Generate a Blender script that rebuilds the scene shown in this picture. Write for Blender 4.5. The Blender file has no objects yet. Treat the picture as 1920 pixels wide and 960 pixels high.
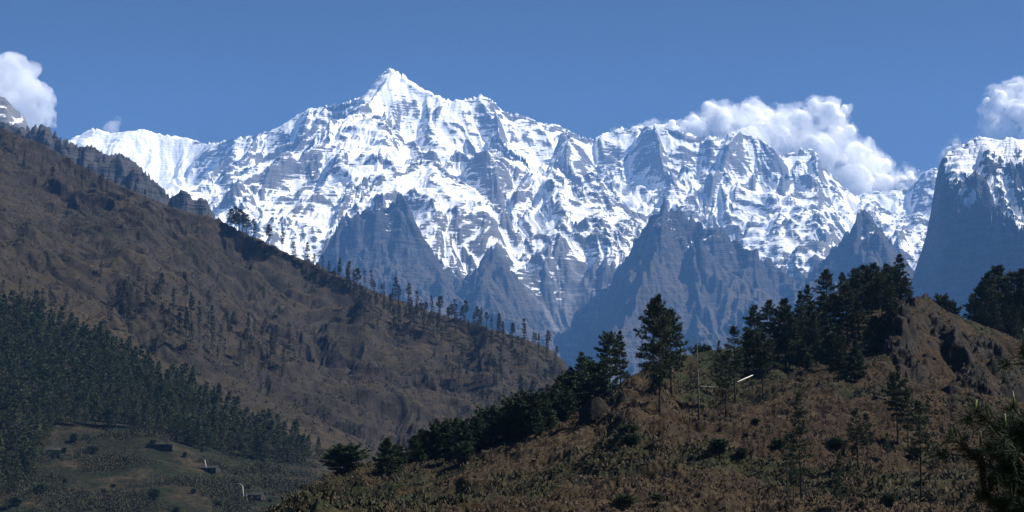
import bpy, math, random
import numpy as np
from mathutils import Vector, Matrix
random.seed(7)
PI = math.pi
sc = bpy.context.scene
C = sc.collection
f32 = np.float32

# ------------------------------------------------------------------ camera
HF = math.radians(40.0)
FPX = 960.0/math.tan(HF/2)
PITCH = math.atan(400.0/FPX)
cd = bpy.data.cameras.new('camera')
cd.sensor_width = 36.0
cd.lens = 18.0/math.tan(HF/2)
cd.clip_start = 0.3
cd.clip_end = 80000
cam = bpy.data.objects.new('camera', cd)
cam.rotation_euler = (PI/2+PITCH, 0, 0)
C.objects.link(cam)
sc.camera = cam
# ------------------------------------------------------------------ light
SUN_EL, SUN_AZ = math.radians(51), math.radians(89)
w = bpy.data.worlds.new('World')
sc.world = w
w.use_nodes = True
nt = w.node_tree
sky = nt.nodes.new('ShaderNodeTexSky')
sky.sky_type = 'NISHITA'
sky.sun_disc = False
sky.sun_elevation = SUN_EL
sky.sun_rotation = SUN_AZ
sky.altitude = 5500
sky.air_density = 0.52
sky.dust_density = 0.1
sky.ozone_density = 1.2
bg = nt.nodes['Background']
bg.inputs['Strength'].default_value = 0.05
nt.links.new(sky.outputs[0], bg.inputs[0])
sl = bpy.data.lights.new('sun', 'SUN')
sl.energy = 5.0
sl.angle = math.radians(0.5)
sl.color = (1.0, 0.955, 0.89)
sun = bpy.data.objects.new('sun', sl)
sd = Vector((math.sin(SUN_AZ)*math.cos(SUN_EL), math.cos(SUN_AZ)*math.cos(SUN_EL), math.sin(SUN_EL)))
sun.rotation_euler = sd.to_track_quat('Z', 'Y').to_euler()
sun.location = (200, 100, 400)
C.objects.link(sun)
sc.view_settings.view_transform = 'Standard'
sc.view_settings.look = 'None'
sc.view_settings.gamma = 1.0
sc.view_settings.exposure = 0.9
HAZE_D = 4.8e-5
HAZE_C = (0.19, 0.46, 1.0, 1)
sc.cycles.max_bounces = 12
sc.cycles.diffuse_bounces = 2
sc.cycles.glossy_bounces = 1
sc.cycles.transmission_bounces = 2
sc.cycles.transparent_max_bounces = 8
sc.cycles.volume_bounces = 10
sc.cycles.volume_step_rate = 1.0
sc.cycles.use_denoising = True

# ------------------------------------------------------------------ helpers
SP, CP = math.sin(PITCH), math.cos(PITCH)
def ray(px, py):
    a = (np.asarray(px, float)-960)/FPX
    b = (480-np.asarray(py, float))/FPX
    y = CP-b*SP
    z = SP+b*CP
    return a/y, z/y                       # x/y and z/y of the direction
def at(px, py, Y):
    u, e = ray(px, py)
    return (float(u)*Y, Y, float(e)*Y)

def _h(ix, iy, s):
    h = ix.astype(np.uint32)*np.uint32(374761393)+iy.astype(np.uint32)*np.uint32(668265263)+np.uint32((s*362437+12345) & 0xffffffff)
    h ^= h >> np.uint32(13)
    h *= np.uint32(1274126177)
    h ^= h >> np.uint32(16)
    h *= np.uint32(2246822519)
    h ^= h >> np.uint32(15)
    return h
_ANG = (np.arange(256)*2*PI/256).astype(f32)
_COS, _SIN = np.cos(_ANG), np.sin(_ANG)
def perlin(x, y, s=0):
    x = x.astype(f32); y = y.astype(f32)
    xi = np.floor(x); yi = np.floor(y)
    fx = x-xi; fy = y-yi
    xi = xi.astype(np.int32); yi = yi.astype(np.int32)
    ux = fx*fx*fx*(fx*(fx*6-15)+10); uy = fy*fy*fy*(fy*(fy*6-15)+10)
    def g(i, j):
        k = (_h(xi+i, yi+j, s) >> np.uint32(9)) & np.uint32(255)
        return _COS[k]*(fx-i)+_SIN[k]*(fy-j)
    a = g(0, 0); b = g(1, 0); c = g(0, 1); d = g(1, 1)
    a = a+(b-a)*ux; c = c+(d-c)*ux
    return (a+(c-a)*uy)*1.5
def fbm(x, y, n=4, s=0, gain=0.5):
    t = 0; a = 1.0
    for i in range(n):
        t = t+a*perlin(x*2.03**i+i*17.3, y*2.03**i-i*9.1, s+i)
        a *= gain
    return t
def ridged(x, y, n=4, s=0, gain=0.5):
    t = 0; a = 1.0
    for i in range(n):
        t = t+a*(1-2*np.abs(perlin(x*2.07**i+i*13.7, y*2.07**i+i*5.3, s+i)))
        a *= gain
    return t
def sstep(a, b, x):
    t = np.clip((x-a)/(b-a), 0, 1)
    return t*t*(3-2*t)
def blur(A, sig, axis):
    if sig <= 0: return A
    n = int(sig*2.5)+1
    k = np.exp(-0.5*(np.arange(-n, n+1)/sig)**2); k /= k.sum()
    P = np.pad(A, [(n, n) if i == axis else (0, 0) for i in range(A.ndim)], mode='edge')
    out = np.zeros_like(A)
    L = A.shape[axis]
    for i, q in enumerate(k):
        out += q*(P[i:i+L] if axis == 0 else P[:, i:i+L])
    return out
def gully(X, Y, sx, sy, freq, s):
    x = (X*freq).astype(f32); y = (Y*freq).astype(f32)
    xi = np.floor(x).astype(np.int32); yi = np.floor(y).astype(np.int32)
    fx = x-xi; fy = y-yi
    ac = 0; as_ = 0; ws = 1e-6
    for i in (-1, 0, 1):
        for j in (-1, 0, 1):
            h = _h(xi+i, yi+j, s)
            vx = fx-i-((h & np.uint32(1023)).astype(f32)/1023)
            vy = fy-j-(((h >> np.uint32(10)) & np.uint32(1023)).astype(f32)/1023)
            ww = np.exp(-2.2*(vx*vx+vy*vy))
            ph = (vx*sx+vy*sy)*(2*PI)
            ac = ac+ww*np.cos(ph); as_ = as_+ww*np.sin(ph); ws = ws+ww
    m = np.sqrt(ac*ac+as_*as_)+1e-6
    k = np.minimum(1.0, 2.5*m/ws)
    return ac/m*k, as_/m*k

class Fan:
    """terrain sheet on a fan of bearings u = x/y and rows y"""
    def __init__(s, px0, px1, nu, y0, y1, ny, pw=1.0):
        s.u0, s.u1 = float(ray(px0, 500)[0]), float(ray(px1, 500)[0])
        s.nu, s.ny = nu, ny
        s.us = np.linspace(s.u0, s.u1, nu)
        t = np.linspace(0, 1, ny)**pw
        s.ys = y0+(y1-y0)*t
        s.U = np.broadcast_to(s.us, (ny, nu)).astype(f32)
        s.Y = np.broadcast_to(s.ys[:, None], (ny, nu)).astype(f32)
        s.X = s.U*s.Y
        s.Z = None
    def grad(s, Z=None):
        Z = s.Z if Z is None else Z
        Zu = np.gradient(Z, s.us, axis=1); Zy = np.gradient(Z, s.ys, axis=0)
        return (Zu/s.Y).astype(f32), (Zy-s.U/s.Y*Zu).astype(f32)
    def erode(s, wl, amp, n, seed, gain=0.5, lac=2.0, soft=0.15, mask=1.0, sharp=0.6):
        zx, zy = s.grad()
        fr = 1.0/wl
        WX = s.X+fbm(s.X/(wl*0.9), s.Y/(wl*0.9), 3, seed+500)*wl*0.30
        WY = s.Y+fbm(s.X/(wl*0.9)+7.7, s.Y/(wl*0.9), 3, seed+501)*wl*0.30
        for i in range(n):
            m = np.sqrt(zx*zx+zy*zy)
            k = 1.0/(m+soft)
            sx, sy = -zy*k, zx*k
            c, q = gully(WX, WY, sx*0.8, sy*0.8, fr, seed+i*31)
            am = amp*sstep(0.05, 0.5, m)*mask
            s.Z = s.Z+am*((1-sharp)*c+sharp*(0.55-1.55*np.sqrt(np.maximum(0, (1-c)/2))))
            zx = zx-am*q*2*PI*fr*sx*0.8
            zy = zy-am*q*2*PI*fr*sy*0.8
            fr *= lac; amp *= gain
    def silhouette(s, pts, sig, lo=0.25, it=2, spread=1.0):
        P = np.array(pts, float)
        uu, ee = ray(P[:, 0], P[:, 1])
        tgt = np.interp(s.us, uu, ee)
        for _ in range(it):
            E = s.Z/s.Y
            ea = E.max(axis=0)
            d = blur((tgt-ea)[None, :], sig, 1)[0]
            e0 = E.min(axis=0)
            lo_e = e0+(ea-e0)*lo
            wgt = sstep(0, 1, (E-lo_e)/(ea-lo_e+1e-9))
            s.Z = s.Z+d*s.Y*wgt
    def normal_z(s):
        zx, zy = s.grad()
        return 1/np.sqrt(1+zx*zx+zy*zy)
    def hit(s, px, py):
        u, e = ray(px, py)
        c = int(round((float(u)-s.u0)/(s.u1-s.u0)*(s.nu-1)))
        c = min(max(c, 0), s.nu-1)
        E = s.Z[:, c]/s.Y[:, c]
        k = np.nonzero(E >= e)[0]
        r = int(k[0]) if len(k) else int(E.argmax())
        y = float(s.ys[r])
        return Vector((float(u)*y, y, float(s.Z[r, c]))), bool(len(k))
    def zat(s, x, y):
        c = (x/y-s.u0)/(s.u1-s.u0)*(s.nu-1)
        r = np.interp(y, s.ys, np.arange(s.ny))
        c = min(max(c, 0), s.nu-1.001); r = min(max(r, 0), s.ny-1.001)
        i, j = int(r), int(c); a, b = r-i, c-j
        Z = s.Z
        return float((Z[i, j]*(1-b)+Z[i, j+1]*b)*(1-a)+(Z[i+1, j]*(1-b)+Z[i+1, j+1]*b)*a)
    def mesh(s, name, m, attrs):
        nu, ny = s.nu, s.ny
        co = np.stack([s.X, s.Y, s.Z], -1).reshape(-1, 3).astype(f32)
        idx = np.arange(nu*ny, dtype=np.int32).reshape(ny, nu)
        q = np.stack([idx[:-1, :-1], idx[:-1, 1:], idx[1:, 1:], idx[1:, :-1]], -1).reshape(-1, 4)
        o = raw_mesh(name, co, q, m, True)
        for k, v in attrs.items():
            a = o.data.attributes.new(k, 'FLOAT', 'POINT')
            a.data.foreach_set('value', np.ascontiguousarray(v, dtype=f32).ravel())
        o['kind'] = 'structure'
        return o

def raw_mesh(name, co, faces, m, smooth=False, parent=None):
    faces = np.asarray(faces, np.int32)
    n, k = faces.shape
    me = bpy.data.meshes.new(name)
    me.vertices.add(len(co)); me.vertices.foreach_set('co', np.asarray(co, f32).ravel())
    me.loops.add(n*k); me.loops.foreach_set('vertex_index', faces.ravel())
    me.polygons.add(n)
    me.polygons.foreach_set('loop_start', np.arange(0, n*k, k, dtype=np.int32))
    if smooth: me.polygons.foreach_set('use_smooth', np.ones(n, bool))
    me.materials.append(m)
    me.update(calc_edges=True)
    o = bpy.data.objects.new(name, me)
    C.objects.link(o)
    if parent: o.parent = parent
    return o
class MB:
    def __init__(s): s.v = []; s.f = []
    def tube(s, pts, rad, n=7, cap=True):
        base = len(s.v)
        for i, p in enumerate(pts):
            p = Vector(p)
            d = (Vector(pts[min(i+1, len(pts)-1)])-Vector(pts[max(i-1, 0)])).normalized()
            a = d.orthogonal().normalized() if abs(d.z) < 0.99 else Vector((1, 0, 0))
            if i and abs(d.z) < 0.99:
                a = (prev-d*prev.dot(d)).normalized()
            prev = a
            b = d.cross(a)
            for k in range(n):
                t = 2*PI*k/n
                s.v.append(p+(a*math.cos(t)+b*math.sin(t))*rad[i])
        for i in range(len(pts)-1):
            for k in range(n):
                k2 = (k+1) % n
                s.f.append((base+i*n+k, base+i*n+k2, base+(i+1)*n+k2, base+(i+1)*n+k))
        if cap:
            s.f.append(tuple(base+k for k in range(n))[::-1])
            s.f.append(tuple(base+(len(pts)-1)*n+k for k in range(n)))
    def box(s, c, d, rz=0, rx=0, ry=0):
        M = Matrix.Translation(c) @ Matrix.Rotation(rz, 4, 'Z') @ Matrix.Rotation(ry, 4, 'Y') @ Matrix.Rotation(rx, 4, 'X')
        b = len(s.v)
        for x in (-.5, .5):
            for y in (-.5, .5):
                for z in (-.5, .5):
                    s.v.append(M @ Vector((x*d[0], y*d[1], z*d[2])))
        for q in ((0, 1, 3, 2), (4, 6, 7, 5), (0, 4, 5, 1), (2, 3, 7, 6), (0, 2, 6, 4), (1, 5, 7, 3)):
            s.f.append(tuple(b+i for i in q))
    def blade(s, p, d, l, wd, side):
        b = len(s.v)
        s.v += [p-side*(wd/2), p+side*(wd/2), p+d*l]
        s.f.append((b, b+1, b+2))
    def data(s, name, m, smooth=False):
        me = bpy.data.meshes.new(name)
        me.from_pydata([tuple(v) for v in s.v], [], s.f)
        if smooth:
            me.polygons.foreach_set('use_smooth', [True]*len(me.polygons))
        me.materials.append(m); me.update()
        return me
    def build(s, name, m, parent=None, smooth=False):
        o = bpy.data.objects.new(name, s.data(name, m, smooth))
        C.objects.link(o)
        if parent: o.parent = parent
        return o
def tag(o, label=None, cat=None, group=None, kind=None):
    if label: o['label'] = label
    if cat: o['category'] = cat
    if group: o['group'] = group
    if kind: o['kind'] = kind
    return o
def empty(name, loc, rz=0, sc_=1.0):
    o = bpy.data.objects.new(name, None)
    o.empty_display_size = 0.5
    o.location = loc; o.rotation_euler = (0, 0, rz)
    o.scale = (sc_,)*3 if not isinstance(sc_, tuple) else sc_
    C.objects.link(o)
    return o

# ------------------------------------------------------------------ materials
class Mat:
    def __init__(s, name, rough=0.9, spec=0.2):
        s.m = bpy.data.materials.new(name); s.m.use_nodes = True
        s.t = s.m.node_tree
        s.b = s.t.nodes['Principled BSDF']
        s.b.inputs['Roughness'].default_value = rough
        s.b.inputs['Specular IOR Level'].default_value = spec
        s.co = None
    def n(s, typ, **kw):
        o = s.t.nodes.new(typ)
        for k, v in kw.items():
            if isinstance(k, str) and hasattr(o, k): setattr(o, k, v)
        return o
    def link(s, a, b): s.t.links.new(a, b)
    def coord(s, scale=(1, 1, 1), rot=(0, 0, 0), kind='Object'):
        t = s.n('ShaderNodeTexCoord'); m = s.n('ShaderNodeMapping')
        m.inputs['Scale'].default_value = scale; m.inputs['Rotation'].default_value = rot
        s.link(t.outputs[kind], m.inputs[0])
        return m.outputs[0]
    def noise(s, co, scale, detail=4, rough=0.55, dist=0):
        o = s.n('ShaderNodeTexNoise')
        o.inputs['Scale'].default_value = scale; o.inputs['Detail'].default_value = detail
        o.inputs['Roughness'].default_value = rough; o.inputs['Distortion'].default_value = dist
        s.link(co, o.inputs['Vector'])
        return o.outputs['Fac']
    def attr(s, name):
        o = s.n('ShaderNodeAttribute'); o.attribute_name = name
        return o.outputs['Fac']
    def math(s, op, a, b=0.0, c=None, clamp=False):
        o = s.n('ShaderNodeMath'); o.operation = op; o.use_clamp = clamp
        for i, v in enumerate((a, b, c)):
            if v is None: continue
            if isinstance(v, (int, float)): o.inputs[i].default_value = v
            else: s.link(v, o.inputs[i])
        return o.outputs[0]
    def smooth(s, v, a, b):
        o = s.n('ShaderNodeMapRange'); o.interpolation_type = 'SMOOTHSTEP'
        s.link(v, o.inputs[0]); o.inputs[1].default_value = a; o.inputs[2].default_value = b
        return o.outputs[0]
    def mix(s, f, a, b):
        o = s.n('ShaderNodeMix'); o.data_type = 'RGBA'
        if isinstance(f, (int, float)): o.inputs[0].default_value = f
        else: s.link(f, o.inputs[0])
        for i, v in ((6, a), (7, b)):
            if isinstance(v, tuple): o.inputs[i].default_value = v+(1,) if len(v) == 3 else v
            else: s.link(v, o.inputs[i])
        return o.outputs[2]
    def color(s, c):
        if isinstance(c, tuple): s.b.inputs['Base Color'].default_value = c+(1,)
        else: s.link(c, s.b.inputs['Base Color'])
    def bump(s, v, dist=0.1, strength=1.0):
        o = s.n('ShaderNodeBump'); o.inputs['Distance'].default_value = dist; o.inputs['Strength'].default_value = strength
        s.link(v, o.inputs['Height']); s.link(o.outputs[0], s.b.inputs['Normal'])

def snow_mat(name, rock_a, rock_b, low_c, s0=0.42, s1=0.55, ks=2.3, bd=14.0):
    M = Mat(name, 0.85, 0.25)
    co = M.coord()
    cos = M.coord((0.07, 0.07, 1.0), (0.0, 0.30, 0.0))
    cos2 = M.coord((0.09, 0.09, 1.0), (0.12, -0.10, 0.0))
    big = M.noise(co, 0.004, 5)
    fine = M.noise(co, 0.035, 5, 0.65)
    str1 = M.noise(cos, 0.075, 4, 0.62, 0.6)
    str2 = M.noise(cos2, 0.07, 4, 0.62, 0.6)
    sw = M.smooth(M.noise(co, 0.0022, 2), 0.44, 0.56)
    strat = M.math('ADD', M.math('MULTIPLY', str1, sw), M.math('MULTIPLY', str2, M.math('SUBTRACT', 1.0, sw)))
    rock = M.mix(M.smooth(strat, 0.35, 0.65), rock_a, rock_b)
    rock = M.mix(M.math('MULTIPLY', M.attr('veg'), M.smooth(M.math('ADD', M.math('MULTIPLY', big, 0.6), M.math('MULTIPLY', fine, 0.4)), 0.40, 0.58)), rock, low_c)
    v = M.math('ADD', M.attr('snow'), M.math('MULTIPLY', M.math('SUBTRACT', fine, 0.5), 0.7))
    v = M.math('ADD', v, M.math('MULTIPLY', M.math('SUBTRACT', strat, 0.5), ks))
    grit = M.noise(co, 0.11, 3, 0.6)
    v = M.math('ADD', v, M.math('MULTIPLY', M.math('SUBTRACT', grit, 0.5), 0.55))
    sn = M.smooth(v, s0, s1)
    M.color(M.mix(sn, rock, (0.88, 0.89, 0.91)))
    M.bump(M.math('ADD', M.math('MULTIPLY', strat, 1.0), M.math('MULTIPLY', fine, 0.7)), bd, 0.55)
    return M.m
M_MASSIF = snow_mat('snow_and_rock', (0.085, 0.082, 0.085), (0.15, 0.146, 0.146), (0.026, 0.024, 0.021), 0.50, 0.70)
M_SPUR = snow_mat('dark_rock', (0.007, 0.008, 0.010), (0.046, 0.044, 0.044), (0.058, 0.046, 0.031), 0.46, 0.62, 1.2, 34.0)

# ------------------------------------------------------------------ far mountains
def ridge_base(F, ridges, k1=1.0, k2=0.62, d0=500.0, sm=60.0, dec=4):
    U = F.us[::dec]; Yr = F.ys[::dec]
    if U[-1] != F.us[-1]: U = np.append(U, F.us[-1])
    if Yr[-1] != F.ys[-1]: Yr = np.append(Yr, F.ys[-1])
    YY = Yr[:, None]; XX = U[None, :]*YY; YY = np.broadcast_to(YY, XX.shape)
    wx = fbm(XX/900, YY/900, 3, 91)*110; wy = fbm(XX/900, YY/900, 3, 57)*110
    XX = XX+wx; YY = YY+wy
    acc = None
    for rd in ridges:
        kk = 1.0
        if isinstance(rd, tuple): rd, kk = rd
        P = [at(*p) for p in rd]
        best = None
        for a, b in zip(P[:-1], P[1:]):
            dx, dy = b[0]-a[0], b[1]-a[1]
            t = np.clip(((XX-a[0])*dx+(YY-a[1])*dy)/(dx*dx+dy*dy+1e-9), 0, 1)
            d = np.hypot(XX-a[0]-t*dx, YY-a[1]-t*dy)
            z = a[2]+(b[2]-a[2])*t
            d1 = np.minimum(d, d0)
            h = z-kk*(k1*d1+k2*(d-d1))
            best = h if best is None else np.maximum(best, h)
        if acc is None: acc = best
        else:
            dlt = np.abs(acc-best)
            acc = np.maximum(acc, best)+0.25*sm*np.clip(1-dlt/sm, 0, 1)**2
    # bilinear upsample
    r = np.interp(F.ys, Yr, np.arange(len(Yr))); c = np.interp(F.us, U, np.arange(len(U)))
    i = np.minimum(r.astype(int), len(Yr)-2); j = np.minimum(c.astype(int), len(U)-2)
    a = (r-i)[:, None]; b = (c-j)[None, :]
    Z = (acc[i][:, j]*(1-b)+acc[i][:, j+1]*b)*(1-a)+(acc[i+1][:, j]*(1-b)+acc[i+1][:, j+1]*b)*a
    return blur(blur(Z, 1.5, 0), 1.5, 1)
def strata(F, P, tilt, k, seed, mask=None):
    t = (F.Z+tilt[0]*F.X+tilt[1]*F.Y)/P+fbm(F.X/420, F.Y/420, 3, seed)*0.55
    f = t-np.floor(t)
    g = np.where(f < 0.62, 0.30*f, 0.186+(f-0.62)*(0.814/0.38))
    m = sstep(-0.35, 0.35, fbm(F.X/700, F.Y/700, 3, seed+9)) if mask is None else mask
    F.Z = F.Z+P*(g-f)*k*m

E_CREST = [(60,330),(90,300),(130,262),(175,240),(210,250),(235,247),(270,242),(300,252),(350,258),(385,270),(430,262),(490,250),(520,240),(575,205),(640,195),(680,180),(700,155),(722,132),(737,129),(752,138),(790,165),(840,188),(870,187),(905,178),(925,190),(945,210),(985,217),(1010,230),(1050,235),(1075,250),(1110,262),(1130,250),(1160,245),(1220,236),(1260,243),(1290,250),(1320,258),(1335,252),(1345,262),(1380,246),(1420,258),(1440,270),(1465,292),(1500,282),(1520,279),(1535,290),(1545,315),(1565,330),(1600,367),(1640,360),(1680,357),(1710,352),(1725,330),(1745,315),(1780,320),(1990,330)]
def crestY(px):
    return float(np.interp(px, [60, 380, 500, 737, 905, 1110, 1380, 1520, 1600, 1990], [11900, 11900, 11300, 10800, 10900, 11300, 11000, 11000, 11200, 11200]))
E = Fan(60, 1990, 1250, 6700, 12000, 580, 0.85)
ridE = [[(p[0], p[1], crestY(p[0])) for p in E_CREST],
  [(737,129,10800),(748,200,10450),(735,280,10100),(762,350,9700),(745,430,9300),(800,540,8700)],
  [(575,205,11050),(545,300,10500),(530,390,9900),(600,470,9300)],
  [(490,250,11300),(432,320,10700),(400,390,10200)],
  [(680,180,10900),(640,280,10350),(650,370,9850)],
  [(790,165,10850),(830,260,10350),(880,370,9700),(870,470,9100)],
  [(905,178,10900),(950,240,10500),(1000,290,10200),(1040,360,9700),(1085,392,9400),(1060,470,9000),(1010,560,8500)],
  [(1050,235,11000),(1065,300,10500),(1140,390,9900),(1190,430,9500),(1150,520,9000)],
  [(1220,236,11050),(1262,320,10500),(1250,420,10000)],
  [(1380,246,11000),(1345,330,10500),(1320,420,10000),(1400,480,9400)],
  [(1440,270,11000),(1420,350,10500),(1430,440,9900)],
  [(1520,279,11000),(1485,370,10500),(1500,440,10000),(1550,500,9500)],
  [(1600,367,11200),(1640,400,10300),(1590,470,9600)]]
E.Z = ridge_base(E, ridE, 1.35, 0.58, 330, 50)
E.Z = E.Z+fbm(E.X/1100, E.Y/1100, 2, 3)*60-450*(1-sstep(7650, 8500, E.Y))
smooth_left = 1-0.55*sstep(-0.20, -0.26, E.U)          # the snow saddle on the left stays smooth
eS = np.interp(E.us, *ray(np.array(E_CREST, float)[:, 0], np.array(E_CREST, float)[:, 1]))
depE = (eS[None, :]-E.Z/E.Y)*E.Y
E.erode(720, 110, 6, 11, 0.53, 2.0, 0.12, smooth_left*(0.4+0.6*sstep(0, 350, depE)))
E.Z = E.Z+ridged(E.X/300, E.Y/300, 5, 40, 0.55)*17*smooth_left+ridged(E.X/330+E.Y/700, E.Y/260, 5, 48, 0.55)*22*(1-smooth_left)
E.silhouette(E_CREST, 7, 0.3)
strata(E, 95, (0.30, 0.0), 0.35, 61, sstep(-0.1, 0.4, fbm(E.X/700, E.Y/700, 3, 70))*smooth_left)
strata(E, 38, (0.30, 0.1), 0.45, 67, sstep(-0.3, 0.4, fbm(E.X/500, E.Y/500, 3, 77))*smooth_left)
E.silhouette(E_CREST, 5, 0.4)
def snow_attr(F, line, band, nz0, nz1, seed, amt=1.0):
    nz = F.normal_z()
    Zs = blur(blur(F.Z, 3, 0), 3, 1)
    curv = np.clip((Zs-F.Z)/12.0, -1, 1)
    alt = (F.Z-line+fbm(F.X/600, F.Y/600, 3, seed)*band*0.6)/band
    s = sstep(nz0, nz1, nz)*0.75+0.22*curv+0.16*fbm(F.X/500, F.Y/500, 3, seed+3)+0.10
    Zl = blur(blur(F.Z, 9, 0), 9, 1)
    zx, zy = F.grad(Zl)
    nzl = 1/np.sqrt(1+zx*zx+zy*zy)
    s = s+0.5*(sstep(nz0+0.08, nz1+0.12, nzl)-0.6)+0.42*np.clip((blur(Zl, 8, 0)*0.5+blur(Zl, 8, 1)*0.5-F.Z)/60.0, -0.7, 0.9)
    return s*sstep(-1, 0.6, alt)*amt
snE = snow_attr(E, 1120, 420, 0.30, 0.62, 5)+0.22*sstep(1300, 2700, E.Z)+0.005
snE = np.maximum(snE, 1.15*(1-sstep(-0.235, -0.215, E.U+0.012*fbm(E.X/500, E.Y/500, 3, 8)))*sstep(1300, 1600, E.Z))
snE = snE+0.85*sstep(0.258, 0.275, E.Z/E.Y+0.012*fbm(E.X/300, E.Y/300, 3, 4))
vegE = 1-sstep(1000, 1500, E.Z)
E.mesh('snow_mountain', M_MASSIF, {'snow': snE, 'veg': vegE})

F_CREST = [(540,580),(560,560),(600,480),(640,415),(660,400),(690,395),(715,380),(730,398),(746,356),(760,372),(782,422),(800,455),(840,505),(880,522),(903,480),(925,465),(945,485),(970,520),(1010,585),(1060,650),(1085,680),(1110,620),(1140,540),(1180,470),(1215,415),(1245,380),(1270,395),(1300,412),(1340,430),(1375,445),(1400,465),(1430,480),(1465,505),(1500,527),(1530,500),(1560,470),(1595,425),(1615,398),(1630,396),(1655,432),(1690,480),(1730,520),(1800,560)]
F = Fan(520, 1830, 760, 6300, 9000, 360)
ridF = [[(p[0], p[1], 8000) for p in F_CREST],
  [(715,380,8000),(745,450,7700),(790,550,7300),(840,640,6900)],
  [(660,400,8000),(640,480,7600),(680,580,7100)],
  [(925,465,8000),(900,540,7500),(960,640,6900)],
  [(1245,380,8000),(1235,470,7600),(1180,560,7200),(1150,660,6700)],
  [(1300,412,8000),(1330,500,7500),(1300,600,7000)],
  [(1400,465,8000),(1420,560,7400),(1400,640,6900)],
  [(1622,395,8000),(1610,480,7600),(1560,560,7100)]]
F.Z = ridge_base(F, ridF, 1.15, 0.75, 350, 50)
F.erode(460, 78, 6, 23, 0.54)
F.silhouette(F_CREST, 6, 0.3)
F.Z = F.Z+ridged(F.X/200, F.Y/200, 6, 41, 0.62)*24
strata(F, 60, (-0.25, 0.0), 0.7, 71)
strata(F, 22, (0.2, 0.1), 0.6, 73)
F.silhouette(F_CREST, 9, 0.4, 1)
snF = snow_attr(F, 1300, 350, 0.40, 0.74, 15, 0.80)+0.07*sstep(1150, 1500, F.Z)
F.mesh('rock_mountain', M_SPUR, {'snow': snF, 'veg': 1-sstep(900, 1350, F.Z)})

G_CREST = [(1640,640),(1690,578),(1698,545),(1714,520),(1722,478),(1735,462),(1740,420),(1748,398),(1753,335),(1762,296),(1775,286),(1800,276),(1830,258),(1850,254),(1870,264),(1900,258),(1930,262),(2000,250),(2100,240)]
G = Fan(1620, 2080, 340, 5200, 7700, 360)
ridG = [[(p[0], p[1], 7000) for p in G_CREST[5:]],
  ([(1762,296,7000),(1795,340,6600),(1850,392,6200),(1930,440,5800),(2040,500,5400)], 1.3),
  ([(1762,296,7000),(1745,440,6700),(1715,510,6500),(1660,620,6100)], 1.3)]
G.Z = ridge_base(G, ridG, 1.2, 0.9, 350, 40)
eG = np.interp(G.us, *ray(np.array(G_CREST, float)[:, 0], np.array(G_CREST, float)[:, 1]))
depG = sstep(20, 260, (eG[None, :]-G.Z/G.Y)*G.Y)
G.erode(380, 78, 6, 29, 0.55, 2.0, 0.15, 0.2+0.8*depG)
G.Z = G.Z+ridged(G.X/180, G.Y/180, 6, 43, 0.62)*(7+21*depG)
strata(G, 50, (0.15, 0.0), 0.6, 81)
strata(G, 20, (-0.2, 0.1), 0.6, 83)
G.silhouette(G_CREST, 6, 0.4, 1)
snG = snow_attr(G, 1330-420*sstep(0.30, 0.40, G.U), 160, 0.30, 0.60, 25, 1.15)+0.1+0.10*fbm(G.X/120, G.Z/260, 3, 27)
G.mesh('cliff_mountain', M_SPUR, {'snow': snG, 'veg': 0*snG})

D2_CREST = [(-120,150),(-40,172),(0,181),(12,184),(22,198),(48,222),(52,238),(70,252),(110,300)]
D2 = Fan(-160, 130, 160, 4600, 6000, 120)
D2.Z = ridge_base(D2, [[(p[0], p[1], 5300) for p in D2_CREST]], 1.1, 0.8, 300, 40)
D2.erode(260, 26, 5, 33, 0.5)
strata(D2, 40, (0.1, 0), 0.85, 91); strata(D2, 18, (0.1, 0), 0.7, 93)
D2.silhouette(D2_CREST, 3, 0.3)
D2.mesh('snow_streaked_mountain', M_MASSIF, {'snow': snow_attr(D2, 950, 80, 0.45, 0.8, 35, 0.95)+0.12, 'veg': 0*D2.Z})
D_CREST = [(-120,195),(-40,212),(30,238),(60,240),(80,233),(95,242),(112,260),(125,262),(150,276),(170,272),(200,291),(225,287),(250,302),(262,312),(290,340),(305,352),(320,372),(340,356),(352,360),(365,378),(378,369),(390,380),(400,402),(430,440),(480,500)]
D = Fan(-160, 520, 420, 2500, 3400, 180)
D.Z = ridge_base(D, [[(p[0], p[1], 3000) for p in D_CREST]], 1.1, 0.8, 300, 30)
D.erode(150, 22, 6, 37, 0.55)
D.Z = D.Z+ridged(D.X/80, D.Y/80, 6, 44, 0.6)*11
strata(D, 22, (-0.3, 0.1), 0.6, 95)
D.silhouette(D_CREST, 2.5, 0.3)
D.mesh('rocky_ridge', M_SPUR, {'snow': 0*D.Z, 'veg': 0.6*sstep(0.55, 0.8, D.normal_z())})

# ------------------------------------------------------------------ left hillside
def columns(T, cols, back=0.55):
    us, rows = [], []
    for px, pts in cols:
        ys = [p[0] for p in pts]; zs = [float(ray(px, p[1])[1])*p[0] for p in pts]
        z = np.interp(T.ys, ys, zs)
        z = np.where(T.ys > ys[-1], zs[-1]-back*(T.ys-ys[-1]), z)
        sl0 = 0.25
        z = np.where(T.ys < ys[0], zs[0]-sl0*(ys[0]-T.ys), z)
        us.append(float(ray(px, 500)[0])); rows.append(z)
    R = np.array(rows)                                  # cols x ny
    c = np.interp(T.us, us, np.arange(len(us)))
    i = np.minimum(c.astype(int), len(us)-2); b = (c-i)[None, :]
    T.Z = R[i].T*(1-b)+R[i+1].T*b
B_CREST = [(-150,185),(-60,215),(0,238),(60,262),(100,280),(150,310),(200,335),(250,358),(300,380),(350,397),(400,407),(450,432),(500,455),(550,480),(600,498),(650,522),(700,545),(760,567),(820,588),(880,603),(940,622),(1000,641),(1040,660),(1060,680),(1070,700),(1080,730),(1100,790),(1160,870),(1260,930)]
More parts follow.
